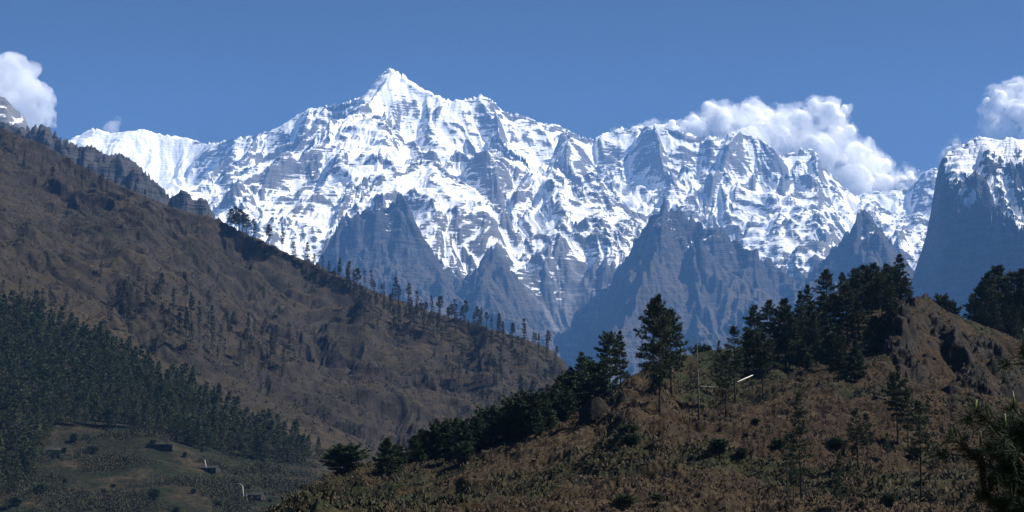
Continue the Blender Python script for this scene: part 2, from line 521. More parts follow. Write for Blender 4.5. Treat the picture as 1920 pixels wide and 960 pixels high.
B = Fan(-150, 1260, 900, 480, 2000, 640)
columns(B, [(-150, [(540,985),(620,900),(700,800),(900,540),(1750,185)]),
 (0, [(540,985),(620,905),(700,810),(900,565),(1300,420),(1700,238)]),
 (150, [(540,985),(620,895),(700,820),(880,610),(1300,470),(1660,310)]),
 (300, [(540,985),(620,890),(720,815),(850,700),(1250,540),(1600,380)]),
 (450, [(540,985),(620,920),(720,862),(840,770),(1250,600),(1550,432)]),
 (600, [(540,990),(640,925),(740,872),(830,845),(1200,680),(1500,498)]),
 (760, [(540,1000),(700,940),(850,895),(930,840),(1200,700),(1430,567)]),
 (900, [(540,1000),(700,950),(900,900),(980,840),(1200,720),(1380,607)]),
 (1040, [(540,1000),(700,960),(950,900),(1050,820),(1330,660)]),
 (1090, [(540,1000),(700,970),(950,920),(1100,860),(1290,770)]),
 (1260, [(540,1040),(700,1010),(950,980),(1250,930)])])
B.Z = blur(blur(B.Z, 14, 0), 14, 1)
slopeB = sstep(820, 980, B.Y)
B.Z = B.Z+fbm(B.X/260, B.Y/260, 3, 101)*16*slopeB
B.erode(230, 17, 6, 47, 0.55, 2.0, 0.15, slopeB)
# rock bands running along the slope
rx = (B.X*0.86+B.Y*0.5); ry = (-B.X*0.5+B.Y*0.86)
rb = ridged(rx/150, ry/60, 4, 111, 0.55)
bandm = sstep(-0.15, 0.5, fbm(B.X/180, B.Y/180, 3, 117))
B.Z = B.Z+rb*3.2*slopeB*bandm+fbm(B.X/22, B.Y/22, 4, 119)*1.6*slopeB+ridged(rx/48, ry/20, 5, 113, 0.6)*2.4*slopeB*(0.3+0.7*bandm)
t = (B.Z*1.0+0.18*B.X)/17+fbm(B.X/90, B.Y/90, 3, 121)*0.9
fr_ = t-np.floor(t)
g_ = np.where(fr_ < 0.6, 0.45*fr_, 0.27+(fr_-0.6)*(0.73/0.4))
B.Z = B.Z+17*(g_-fr_)*0.9*bandm*slopeB
# terraced fields at the foot
terr = 1-sstep(700, 800, B.Y)
B.Z = B.Z+fbm(B.X/45, B.Y/45, 4, 131)*2.2*terr+ridged(B.X/14, B.Y/9, 3, 132)*0.35*terr
t = B.Z/2.2+fbm(B.X/60, B.Y/60, 2, 133)*0.4
fr_ = t-np.floor(t)
g_ = np.where(fr_ < 0.7, 0.3*fr_, 0.21+(fr_-0.7)*(0.79/0.3))
B.Z = B.Z+2.2*(g_-fr_)*0.8*terr*sstep(-0.3, 0.3, fbm(B.X/70, B.Y/70, 2, 137))+fbm(B.X/5, B.Y/5, 3, 139)*0.3*terr
B.silhouette(B_CREST, 6, 0.5)
nzB = B.normal_z()
rockB = (1-sstep(0.62, 0.86, nzB+0.08*fbm(B.X/20, B.Y/20, 3, 141)))*slopeB+0.5*bandm*slopeB*sstep(0.0, 0.7, rb)
def hill_mat(name, c1, c2, c3, r1, r2, g1, ns, bump, k=1.0):
    c1, c2, c3, r1, r2, g1 = [tuple(v*k for v in c) for c in (c1, c2, c3, r1, r2, g1)]
    M = Mat(name, 0.95, 0.1)
    co = M.coord()
    a = M.noise(co, ns, 6, 0.65); b = M.noise(co, ns*7, 5, 0.65); c = M.noise(co, ns*32, 4, 0.7)
    col = M.mix(M.smooth(a, 0.38, 0.62), c1, c2)
    col = M.mix(M.smooth(b, 0.42, 0.68), col, c3)
    col = M.mix(M.math('MULTIPLY', M.smooth(c, 0.35, 0.65), 0.8), col, tuple(v*0.36 for v in c1))
    gn = M.noise(co, ns*2.3, 5, 0.6, 0.4)
    gc = M.mix(M.smooth(c, 0.38, 0.62), g1, tuple(v*0.4 for v in g1))
    col = M.mix(M.math('MULTIPLY', M.attr('green'), M.smooth(M.math('ADD', M.math('MULTIPLY', gn, 0.6), M.math('MULTIPLY', b, 0.4)), 0.39, 0.55)), col, gc)
    rk = M.mix(M.smooth(b, 0.35, 0.65), r1, r2)
    rv = M.math('ADD', M.attr('rock'), M.math('MULTIPLY', M.math('SUBTRACT', b, 0.5), 0.7))
    col = M.mix(M.smooth(rv, 0.42, 0.62), col, rk)
    M.color(col)
    M.bump(M.math('ADD', b, M.math('MULTIPLY', c, 0.6)), bump, 0.8)
    return M.m
M_B = hill_mat('dry_hillside', (0.048, 0.038, 0.024), (0.078, 0.059, 0.036), (0.032, 0.028, 0.018), (0.022, 0.018, 0.015), (0.046, 0.038, 0.030), (0.019, 0.024, 0.010), 0.012, 1.5, 0.74)
B.mesh('hillside', M_B, {'rock': rockB, 'green': np.clip(terr*1.0+0.55*sstep(0.1, 0.5, fbm(B.X/120, B.Y/120, 3, 143)), 0, 1)})

# ------------------------------------------------------------------ near hill
A_CREST = [(150,1150),(300,1060),(440,990),(500,962),(560,925),(620,888),(660,872),(700,868),(760,862),(800,855),(850,845),(900,832),(950,815),(1000,795),(1050,782),(1100,765),(1140,738),(1170,712),(1200,697),(1250,677),(1300,663),(1350,655),(1400,652),(1450,640),(1500,622),(1550,608),(1600,590),(1650,572),(1700,558),(1722,556),(1735,552),(1745,556),(1760,575),(1780,584),(1800,594),(1850,612),(1920,640),(2000,650),(2150,650),(2750,640)]
A = Fan(150, 2750, 1490, 60, 380, 760, 1.15)
columns(A, [(150, [(110,1200),(150,1150)]), (300, [(110,1150),(160,1060)]), (440, [(110,1060),(170,990)]), (500, [(110,1030),(172,962)]),
 (560, [(105,1010),(180,925)]), (620, [(105,1000),(150,930),(190,888)]), (700, [(105,1000),(150,930),(200,868)]),
 (800, [(105,1000),(150,925),(210,855)]), (900, [(105,1000),(150,915),(220,832)]), (1000, [(105,1000),(150,900),(228,795)]),
 (1100, [(105,1000),(150,890),(215,805),(240,765)]), (1180, [(105,1000),(160,860),(235,760),(268,705)]),
 (1250, [(105,1000),(160,855),(230,768),(262,710),(292,677)]), (1300, [(105,1000),(160,855),(230,775),(270,705),(300,663)]),
 (1400, [(105,1000),(160,855),(230,765),(270,705),(305,652)]), (1500, [(105,1000),(160,855),(250,695),(315,622)]),
 (1600, [(105,1000),(160,855),(250,695),(290,640),(325,590)]), (1700, [(105,1000),(160,855),(245,700),(280,635),(325,558)]),
 (1745, [(105,1000),(160,850),(245,712),(280,650),(320,556)]), (1800, [(105,1000),(160,845),(245,730),(290,660),(325,594)]),
 (1920, [(105,1000),(160,830),(240,750),(330,640)]), (2150, [(105,1000),(160,830),(240,750),(335,650)]), (2750, [(105,960),(160,800),(240,720),(335,640)])])
A.Z = blur(blur(A.Z, 9, 0), 16, 1)
A.Z = A.Z+fbm(A.X/42, A.Y/42, 3, 201)*2.2
A.erode(30, 1.3, 5, 53, 0.55)
A.Z = A.Z-np.abs(fbm(A.X/13, A.Y/13, 3, 203, 0.55))*1.9*(1-0.5*sstep(255, 285, A.Y))
# crags
rockA = np.zeros_like(A.Z)
def crag(pts, wid, hgt, lean):
    """rock rib along a pixel/distance polyline, steep on its left side"""
    global rockA
    P = [at(*p) for p in pts]
    best = np.full(A.Z.shape, 1e9, f32); sgn = np.zeros(A.Z.shape, f32); tt = np.zeros(A.Z.shape, f32)
    wx = A.X+fbm(A.X/8, A.Y/8, 4, 301)*2.2; wy = A.Y+fbm(A.X/8, A.Y/8, 4, 302)*2.2
    n = len(P)-1
    for i, (a, b) in enumerate(zip(P[:-1], P[1:])):
        dx, dy = b[0]-a[0], b[1]-a[1]
        t = np.clip(((wx-a[0])*dx+(wy-a[1])*dy)/(dx*dx+dy*dy), 0, 1)
        ex, ey = wx-a[0]-t*dx, wy-a[1]-t*dy
        d = np.hypot(ex, ey)
        k = d < best
        best = np.where(k, d, best); sgn = np.where(k, np.sign(ex), sgn); tt = np.where(k, (i+t)/n, tt)
    wl = np.where(sgn < 0, wid*lean, wid)
    p = np.clip(1-best/wl, 0, 1)
    h = hgt*(0.55+0.45*np.sin(PI*np.clip(tt*0.85+0.15, 0, 1)))
    A.Z = A.Z+h*p**0.9*(1+0.25*fbm(A.X/4, A.Y/4, 3, 305))
    rockA = np.maximum(rockA, sstep(0.0, 0.35, p)*np.where(sgn < 0, 1.0, 0.45))
crag([(1738,562,318),(1725,600,300),(1700,650,282),(1712,700,262)], 6.5, 5.5, 0.5)
crag([(1655,618,290),(1672,655,275),(1700,702,252)], 4.5, 4.5, 0.55)
crag([(1775,640,290),(1800,690,268),(1845,735,250)], 6, 3.6, 0.6)
crag([(1820,620,300),(1870,690,270),(1910,740,250)], 6, 3.0, 0.6)
crag([(1850,640,300),(1880,700,268)], 3.5, 2.2, 0.5)
tz = A.Z/1.7+fbm(A.X/5, A.Y/5, 3, 221)*0.8
fz = tz-np.floor(tz)
A.Z = A.Z+1.7*(np.where(fz < 0.55, 0.3*fz, 0.165+(fz-0.55)*(0.835/0.45))-fz)*0.8*rockA
A.Z = A.Z+ridged(A.X/7.5, A.Y/7.5, 5, 205, 0.6)*0.7*rockA+ridged(A.X/2.1, A.Y/2.1, 4, 206, 0.6)*0.34*rockA
lump = fbm(A.X/11, A.Y/11, 3, 211)
tus = np.abs(fbm(A.X/2.6, A.Y/2.6, 4, 207, 0.6))
smA = sstep(250, 285, A.Y)*(1-rockA)*0.55
A.Z = A.Z-tus*(0.55+0.35*lump)*(1-smA)+fbm(A.X/7, A.Y/7, 3, 209)*0.5
A.Z = A.Z-np.abs(fbm(A.X/1.1, A.Y/1.1, 2, 217))*0.28*(1-smA)
A.silhouette(A_CREST, 5, 0.75)
nzA = A.normal_z()
rockA = np.clip(rockA*0.6+(1-sstep(0.45, 0.7, nzA))*0.5, 0, 1)
greenA = np.clip(sstep(235, 265, A.Y)*(1-sstep(295, 320, A.Y))*(1-sstep(0.19, 0.21, A.U))*sstep(0.08, 0.12, A.U)+(1-sstep(-0.08, 0.0, A.U))*0.75+0.8*sstep(0.1, 0.5, fbm(A.X/24, A.Y/24, 3, 213)), 0, 1)
M_A = hill_mat('bracken_hill', (0.044, 0.029, 0.017), (0.076, 0.056, 0.032), (0.030, 0.022, 0.014), (0.013, 0.0125, 0.012), (0.034, 0.030, 0.026), (0.026, 0.034, 0.014), 0.045, 0.35, 0.80)
A.mesh('hill', M_A, {'rock': rockA, 'green': greenA})

# ------------------------------------------------------------------ valley ground
def valley():
    n = 220
    ys = -380+12780*np.linspace(0, 1, n)**2.6
    xs = np.sign(np.linspace(-1, 1, n))*np.abs(np.linspace(-1, 1, n))**2.6*7400
    X, Y = np.meshgrid(xs, ys)
    r = np.hypot(X, Y)
    Z = -1.7-sstep(3, 30, r)*12-sstep(20, 95, r)*40+fbm(X/40, Y/40, 3, 401)*np.clip(r/40, 0, 1)*2
    Z = np.where(Y < 0, np.maximum(Z, -1.7-0.1*r*0), Z)
    idx = np.arange(n*n).reshape(n, n)
    q = np.stack([idx[:-1, :-1], idx[:-1, 1:], idx[1:, 1:], idx[1:, :-1]], -1).reshape(-1, 4)
    M = Mat('valley_ground', 0.95, 0.1)
    co = M.coord()
    M.color(M.mix(M.smooth(M.noise(co, 0.05, 5), 0.4, 0.6), (0.09, 0.075, 0.045), (0.06, 0.065, 0.03)))
    o = raw_mesh('ground', np.stack([X, Y, Z], -1).reshape(-1, 3), q, M.m, True)
    o['kind'] = 'structure'
valley()

# ------------------------------------------------------------------ haze
def haze():
    b = MB()
    top = 3350.0; bot = -70.0
    b.box((0, 5950, (top+bot)/2), (15400, 13100, top-bot))
    m = bpy.data.materials.new('haze_air'); m.use_nodes = True
    t = m.node_tree
    t.nodes.remove(t.nodes['Principled BSDF'])
    v = t.nodes.new('ShaderNodeVolumePrincipled')
    v.inputs['Color'].default_value = HAZE_C
    v.inputs['Density'].default_value = HAZE_D
    v.inputs['Anisotropy'].default_value = 0.0
    t.links.new(v.outputs[0], t.nodes['Material Output'].inputs['Volume'])
    o = b.build('haze', m)
    o['kind'] = 'stuff'
    tag(o, 'blue haze in the air of the valley', 'haze')
haze()

# ------------------------------------------------------------------ vegetation
rng = np.random.default_rng(11)
def unit(v):
    return v/(np.linalg.norm(v, axis=1, keepdims=True)+1e-9)
def blades(cent, dr, k, l, wd, spread, jit, rg):
    n = len(cent)
    c = np.repeat(cent, k, 0)+rg.normal(0, jit, (n*k, 3))
    d = unit(np.repeat(dr, k, 0)+rg.normal(0, spread, (n*k, 3)))
    sd_ = unit(np.cross(d, rg.normal(0, 1, (n*k, 3))))
    ll = l*rg.uniform(0.6, 1.25, (n*k, 1)); ww = wd*rg.uniform(0.7, 1.3, (n*k, 1))
    v = np.stack([c-sd_*ww/2, c+sd_*ww/2, c+d*ll], 1).reshape(-1, 3)
    f = np.arange(n*k*3).reshape(-1, 3)
    return v, f
def foliage_mat(name, c1, c2, c3, ns=0.5):
    M = Mat(name, 0.8, 0.25)
    co = M.coord()
    oi = M.n('ShaderNodeObjectInfo')
    a = M.noise(co, ns, 3)
    col = M.mix(M.smooth(a, 0.35, 0.65), c1, c2)
    col = M.mix(M.math('MULTIPLY', oi.outputs['Random'], 0.75), col, c3)
    M.color(col)
    return M.m
def bark_mat(name, c1, c2, ns=4):
    M = Mat(name, 0.95, 0.1)
    co = M.coord((1, 1, 0.25))
    a = M.noise(co, ns, 4)
    M.color(M.mix(M.smooth(a, 0.35, 0.65), c1, c2))
    M.bump(a, 0.05)
    return M.m
M_NEED = foliage_mat('pine_needles', (0.021, 0.036, 0.017), (0.035, 0.053, 0.023), (0.046, 0.058, 0.028))
M_FOREST = foliage_mat('forest_needles', (0.020, 0.036, 0.011), (0.034, 0.050, 0.016), (0.064, 0.066, 0.026), 0.35)
M_SPARSE = foliage_mat('dull_needles', (0.030, 0.038, 0.025), (0.042, 0.048, 0.032), (0.048, 0.046, 0.034), 0.35)
M_BUSH = foliage_mat('young_pine_needles', (0.020, 0.040, 0.016), (0.036, 0.058, 0.022), (0.030, 0.050, 0.023), 0.8)
M_BARK = bark_mat('pine_bark', (0.030, 0.024, 0.020), (0.065, 0.052, 0.042))
M_GREYBARK = bark_mat('weathered_bark', (0.10, 0.092, 0.085), (0.17, 0.16, 0.15))
def conifer(seed, H, r0, cb, R, nwh, per, prof, k, bl, bw, droop=0.0, lat=0.28, gap=0.12, needle=None, tstep=0.6, limb=3, top_el=50):
    rg = np.random.default_rng(seed)
    tb = MB()
    sx, sy = rg.normal(0, 0.012*H, 2)
    def axis(z):
        t = z/H
        return Vector((sx*math.sin(t*2.6), sy*math.sin(t*2.1+0.4)-sy*math.sin(0.4), z))
    zs = [H*q/9 for q in range(10)]
    tb.tube([axis(z) if z > 0 else Vector((0, 0, -0.6)) for z in zs], [r0*(1.15 if q == 0 else 1)*(1-q/9*0.93) for q in range(10)], 7)
    cen, dr = [], []
    for i in range(nwh):
        t = (i+rg.uniform(0.1, 0.9))/nwh
        z = H*(cb+(1-cb)*t**0.92)
        if prof == 'fir': rr = R*((1-t)**0.8*0.95+0.05)
        elif prof == 'pine': rr = R*(0.5+0.5*math.sin(PI*min(1, t*0.75+0.2)))*(1-t**3.5*0.82)
        else: rr = R*(0.35+0.65*math.sin(PI*(0.12+0.8*t)))
        a0 = rg.uniform(0, 2*PI)
        ph = 0
        for b in range(per):
            if rg.random() < gap: continue
            az = a0+2*PI*(b+rg.uniform(-0.35, 0.35))/per
            L = rr*rg.uniform(0.55, 1.2)
            el = math.radians(-12-25*droop+(top_el+12+25*droop)*t**1.3+rg.normal(0, 7))
            p0 = axis(z)
            h = Vector((math.cos(az), math.sin(az), 0))
            pts = []
            for q in range(4):
                s_ = q/3
                pts.append(p0+h*(L*s_*math.cos(el))+Vector((0, 0, L*(s_*math.sin(el)+0.16*s_*s_-0.10*droop*s_))))
            rb_ = max(0.02, r0*0.16*(1-0.7*t))
            tb.tube(pts, [rb_, rb_*0.75, rb_*0.5, rb_*0.2], limb, False)
            nn = max(2, int(L*0.72/(bl*tstep)))
            sd_ = Vector((-h.y, h.x, 0))
            for q in range(nn):
                s_ = 0.26+0.74*(q+rg.uniform(0, 1))/nn
                pp = pts[min(2, int(s_*3))].lerp(pts[min(3, int(s_*3)+1)], s_*3-min(2, int(s_*3)))
                for lr in (-1, 0, 1):
                    off = lr*L*lat*(1.15-s_)*rg.uniform(0.3, 1.2)
                    c_ = pp+sd_*off+Vector((0, 0, rg.normal(0, 0.05*L)+0.02*L))
                    cen.append(c_); d_ = h*0.8+sd_*(lr*0.7)+Vector((0, 0, 0.35))
                    dr.append(d_)
    for q in range(5):
        cen.append(axis(H*(0.95+0.012*q))); dr.append(Vector((0, 0, 1)))
    v, f = blades(np.array([tuple(c) for c in cen]), np.array([tuple(d) for d in dr]), k, bl, bw, 0.55, bl*0.22, rg)
    cm = bpy.data.meshes.new('crown')
    cm.vertices.add(len(v)); cm.vertices.foreach_set('co', v.astype(f32).ravel())
    cm.loops.add(len(v)); cm.loops.foreach_set('vertex_index', f.astype(np.int32).ravel())
    cm.polygons.add(len(f)); cm.polygons.foreach_set('loop_start', np.arange(0, len(v), 3, dtype=np.int32))
    cm.materials.append(needle or M_NEED); cm.update(calc_edges=True)
    return tb.data('trunk', M_BARK, True), cm, H
def plant(proto, name, loc, h, wf, rz, label, cat, group=None, tilt=0.0):
    tm, cm, H = proto
    k = h/H
    r = empty(name, loc, rz, (k*wf, k*wf, k))
    r.rotation_euler = (tilt, 0, rz)
    if tm:
        o = bpy.data.objects.new('trunk', tm); o.parent = r; C.objects.link(o)
    o = bpy.data.objects.new('crown', cm); o.parent = r; C.objects.link(o)
    tag(r, label, cat, group)
    return r
# --- forest and slope prototypes
FO = [conifer(100+i, 16, 0.22, [0.10, 0.18, 0.06, 0.14, 0.22][i], [4.4, 3.9, 4.6, 4.2, 3.8][i], 13, 5, ['fir', 'fir', 'pine', 'fir', 'pine'][i], 4, 1.0, 0.34, 0.2, 0.3, 0.08, M_FOREST, 0.75) for i in range(5)]
SL = [conifer(130+i, 18, 0.26, [0.35, 0.5, 0.22, 0.58, 0.3][i], [2.4, 2.2, 2.6, 2.3, 1.8][i], 11, 4, ['fir', 'pine', 'fir', 'pine', 'fir'][i], 4, 1.0, 0.30, 0.25, 0.25, 0.32, M_SPARSE, 1.0) for i in range(5)]
def inside(poly, x, y):
    c = False
    n = len(poly)
    for i in range(n):
        (x1, y1), (x2, y2) = poly[i], poly[(i+1) % n]
        if (y1 > y) != (y2 > y) and x < (x2-x1)*(y-y1)/(y2-y1)+x1: c = not c
    return c
rnd = random.Random(5)
def scatter(poly, n, dx, dy, tries=30000):
    xs = [p[0] for p in poly]; ys = [p[1] for p in poly]
    out = []
    for _ in range(tries):
        if len(out) >= n: break
        x, y = rnd.uniform(min(xs), max(xs)), rnd.uniform(min(ys), max(ys))
        if not inside(poly, x, y): continue
        if any(abs(x-a) < dx and abs(y-b) < dy and ((x-a)/dx)**2+((y-b)/dy)**2 < 1 for a, b in out): continue
        out.append((x, y))
    return out
FOREST = [(-30,590),(30,585),(90,610),(150,630),(230,672),(290,705),(350,735),(420,775),(480,810),(540,835),(600,862),(560,872),(450,862),(380,848),(330,825),(290,812),(200,802),(110,800),(70,850),(60,900),(-30,960)]
pts = scatter(FOREST, 640, 15, 7.5, 60000)
pts.sort(key=lambda q: -q[1]-rnd.uniform(0, 120))
for x, y in pts[:290]:
    p, _ = B.hit(x, y)
    pr = rnd.choice(FO)
    plant(pr, 'conifer', p, rnd.triangular(6.5, 18.5, 12), rnd.uniform(0.85, 1.25), rnd.uniform(0, 6.28), 'dark green conifer in the dense wood on the lower left slope', 'tree', 'conifers of the dense wood at lower left')
def wood(rest):
    small = []
    for i in range(3):
        tm, cm, H = conifer(160+i, 16, 0.22, 0.08, 4.2, 11, 4, 'fir', 3, 1.5, 0.55, 0.2, 0.3, 0.08, M_FOREST, 0.9)
        a = np.empty(len(cm.vertices)*3, f32); cm.vertices.foreach_get('co', a)
        small.append(a.reshape(-1, 3)/H)
    out = []
    for x, y in rest:
        p, _ = B.hit(x, y)
        h = rnd.uniform(9.5, 16); wf = rnd.uniform(0.85, 1.2); a = rnd.uniform(0, 6.28)
        v = small[rnd.randrange(3)]*np.array([h*wf, h*wf, h])
        c_, s_ = math.cos(a), math.sin(a)
        out.append(np.stack([v[:, 0]*c_-v[:, 1]*s_+p.x, v[:, 0]*s_+v[:, 1]*c_+p.y, v[:, 2]+p.z], 1))
    V = np.concatenate(out)
    o = raw_mesh('wood', V, np.arange(len(V)).reshape(-1, 3), M_FOREST)
    o['kind'] = 'stuff'; tag(o, 'further conifers filling the dense wood on the lower left slope', 'wood')
wood(pts[290:])
SLOPE = [([(600,500),(700,548),(820,592),(940,625),(1040,665),(1050,690),(940,660),(820,640),(700,600),(600,540)], 94, 9, 4.5),
 ([(180,570),(300,560),(400,590),(400,640),(300,640),(200,620)], 34, 11, 8), ([(340,600),(520,640),(540,700),(400,690),(340,650)], 26, 12, 8),
 ([(660,560),(800,590),(800,640),(680,620)], 22, 11, 7), ([(800,640),(1050,700),(1060,790),(930,800),(820,720)], 46, 12, 8),
 ([(0,270),(150,330),(340,400),(330,430),(150,380),(0,330)], 24, 14, 8), ([(0,350),(340,430),(600,540),(760,640),(760,760),(560,700),(200,560),(0,520)], 12, 40, 20),
 ([(0,545),(60,560),(140,590),(100,610),(0,590)], 10, 12, 6), ([(480,620),(560,640),(560,700),(500,700)], 10, 12, 8)]
for poly, n, dx, dy in SLOPE:
    for x, y in scatter(poly, n, dx, dy):
        p, _ = B.hit(x, y)
        plant(rnd.choice(SL), 'pine_tree', p, rnd.uniform(11, 21), rnd.uniform(0.8, 1.15), rnd.uniform(0, 6.28), 'thin sparse pine scattered on the brown mountainside', 'tree', 'sparse pines on the brown mountainside')
def crest_tree(T, px, back, top_py, proto, name, wf, label, cat, group=None, hmin=4):
    u = float(ray(px, 500)[0])
    c = int(round((u-T.u0)/(T.u1-T.u0)*(T.nu-1))); c = min(max(c, 0), T.nu-1)
    y = float(T.ys[int((T.Z[:, c]/T.Y[:, c]).argmax())])+back
    z = T.zat(u*y, y)
    h = max(hmin, float(ray(px, top_py)[1])*y-z)
    return plant(proto, name, (u*y, y, z-0.2), h, wf, rnd.uniform(0, 6.28), label, cat, group)
for px, ty in ((431,392),(438,388),(446,393),(453,398),(460,402),(441,400)):
    crest_tree(B, px, rnd.uniform(-6, 10), ty, SL[rnd.choice((1, 3))], 'pine_tree', 1.5, 'dark pine in the tight clump on the mountainside crest', 'tree', 'clump of pines on the crest of the brown mountainside')
for i in range(26):
    px = 480+i*22+rnd.uniform(-8, 8)
    y0 = np.interp(px, [p[0] for p in B_CREST], [p[1] for p in B_CREST])
    crest_tree(B, px, rnd.uniform(-10, 14), y0-rnd.uniform(16, 40), rnd.choice(SL), 'pine_tree', rnd.uniform(1.0, 1.4), 'pine rising above the crest line of the brown mountainside', 'tree', 'pines along the mountainside crest')

# --- trees of the near hill
NP = [conifer(201, 20, 0.26, 0.24, 4.0, 22, 5, 'pine', 8, 0.55, 0.15, 0.15, 0.25, 0.15),
      conifer(202, 15, 0.24, 0.10, 3.9, 20, 5, 'fir', 8, 0.55, 0.15, 0.25, 0.28, 0.08),
      conifer(203, 14, 0.22, 0.42, 3.2, 13, 5, 'round', 9, 0.55, 0.16, 0.0, 0.3, 0.1),
      conifer(204, 16, 0.16, 0.34, 2.0, 18, 4, 'pine', 6, 0.50, 0.13, 0.1, 0.25, 0.25),
      conifer(205, 6, 0.13, 0.03, 2.3, 14, 6, 'fir', 9, 0.42, 0.13, -0.3, 0.3, 0.03, M_BUSH),
      conifer(206, 16, 0.22, 0.26, 3.3, 19, 5, 'pine', 8, 0.55, 0.15, 0.1, 0.28, 0.12),
      conifer(207, 15, 0.15, 0.20, 2.3, 18, 4, 'fir', 7, 0.50, 0.13, 0.1, 0.28, 0.2),
      conifer(208, 4, 0.12, 0.02, 2.4, 9, 7, 'round', 9, 0.36, 0.13, -0.4, 0.3, 0.03, M_BUSH)]
NEAR = [
 (1229,740,562,0,0.95,'tall dark pine, left trunk of the tallest clump on the hill shoulder'),
 (1236,777,555,0,0.72,'tallest pine on the hill shoulder, its base lowest in its clump'),
 (1259,740,582,5,1.05,'pine on the right side of the tallest clump with branches reaching right'),
 (1143,724,630,2,1.0,'left pine of the pair standing just above the dark boulder'),
 (1164,722,622,1,0.85,'broad right pine of the pair just above the dark boulder'),
 (1361,782,664,3,1.3,'slim dark pine with bare lower trunk beside the white fallen logs'),
 (1378,757,612,3,1.35,'taller slim pine standing between the two white fallen logs'),
 (1350,745,640,6,0.9,'thin pine behind the left fallen log'),
 (1431,748,632,2,0.95,'round topped pine casting shade right of the white fallen logs'),
 (1473,694,562,5,0.95,'left trunk of the two pines with one dark crown on the grassy brow'),
 (1480,694,575,5,0.8,'right trunk of the two pines with one dark crown on the grassy brow'),
 (1635,622,540,2,1.15,'flat crowned pine with clear trunk in front of the summit grove'),
 (1580,700,612,1,1.1,'shaded low pine in the hollow below the summit grove'),
 (1530,680,585,1,0.9,'dark pine at the lower left edge of the summit grove'),
 (1605,690,640,4,1.0,'bushy young pine at the left foot of the triangular crag'),
 (1690,560,478,1,1.15,'tall ragged fir beside the summit crag, rightmost of the summit grove'),
 (1502,935,742,6,0.9,'tall thin pine low on the open slope, left of the lower stand'),
 (1476,928,815,3,1.0,'short thin pine at the left edge of the lower stand'),
 (1488,945,850,3,0.9,'slender low pine just left of the tall thin pine'),
 (1577,962,852,6,1.1,'young green pine at the bottom edge of the slope'),
 (1610,884,766,3,1.5,'left pine of the close pair in the lower stand'),
 (1626,884,775,3,1.2,'right pine of the close pair in the lower stand'),
 (1666,873,812,3,1.3,'short leaning pine between the lower pair and the bare trunked pines'),
 (1684,834,706,2,0.85,'dark crowned pine with bare trunk below the triangular crag'),
 (1703,847,730,3,1.4,'slim pine right beside the dark crowned pine below the crag'),
 (1727,940,752,3,1.2,'tall thin pine lowest on the right of the slope'),
 (1742,800,744,6,1.3,'faint small pine on the slope below the right hand crag'),
]
for bx, by, ty, k, wf, lab in NEAR:
    p, ok = A.hit(bx, by)
    h = float(ray(bx, ty)[1])*p.y-p.z
    plant(NP[k], 'pine_tree' if k not in (1, 6) else 'fir_tree', p, h, wf, rnd.uniform(0, 6.28), lab, 'tree', 'conifers on the near hill')
RIDGE = [(1412,8,572,5,.8,'left pine of the two slender tops at the foot of the summit grove'),(1440,6,562,5,.9,'right pine of the two slender tops at the foot of the summit grove'),
 (1396,5,612,1,.8,'small dark fir at the lower left end of the summit grove'),(1498,6,545,1,.8,'narrow fir between the two trunked pines and the summit grove'),
 (1513,8,534,1,.7,'pointed fir beside the narrow fir at the left of the summit grove'),(1550,6,505,0,.95,'large spreading pine standing left in the summit grove'),
 (1578,8,510,0,.7,'narrow topped pine next to the large spreading pine of the grove'),(1604,5,503,5,1.1,'full crowned pine in the middle of the summit grove'),
 (1622,9,498,5,1.0,'pine second from the full crowned one in the middle of the grove'),(1638,4,494,5,1.1,'tallest rounded pine in the middle of the summit grove'),
 (1662,7,494,0,.9,'pine directly left of the ragged summit fir'),(1674,10,500,5,.8,'slim pine half hidden behind the ragged summit fir'),
 (1535,2,570,1,.9,'low fir under the large spreading pine of the grove'),(1590,2,560,1,.8,'low fir under the full crowned pine of the grove'),(1455,3,610,1,.9,'low dark fir filling the gap behind the two trunked pines')]
for px, back, ty, k, wf, lab in RIDGE:
    crest_tree(A, px, back, ty, NP[k], 'pine_tree' if k != 1 else 'fir_tree', wf*1.3, lab, 'tree', 'conifers on the near hill')
for px, back, ty, k, wf in [(1822,10,550,5,1),(1836,16,530,0,.9),(1852,14,512,0,1),(1868,18,500,5,1.1),(1884,14,520,1,1),(1900,20,512,5,1),(1918,16,505,0,1.1),(1843,6,565,1,1),(1862,5,560,1,1),(1880,6,565,1,1.1),(1898,5,570,1,1),(1915,6,575,5,1),(1930,12,520,5,1.1),(1945,14,530,0,1),(1832,4,590,1,1)]:
    crest_tree(A, px, back, ty, NP[k], 'pine_tree', wf, 'dark conifer in the wood behind the right shoulder of the hill', 'tree', 'conifers behind the right shoulder of the hill')
for px, back, ty, lab in [(1764,4,560,'small bush on the skyline right of the summit crag'),(1780,4,572,'low bush on the skyline between crag and right hand wood'),(1310,3,655,'tiny bush on the grassy skyline above the dead tree'),(1322,3,652,'second tiny bush on the grassy skyline above the dead tree')]:
    crest_tree(A, px, back, ty, NP[7], 'bush', 1.0, lab, 'bush', None, 1.2)
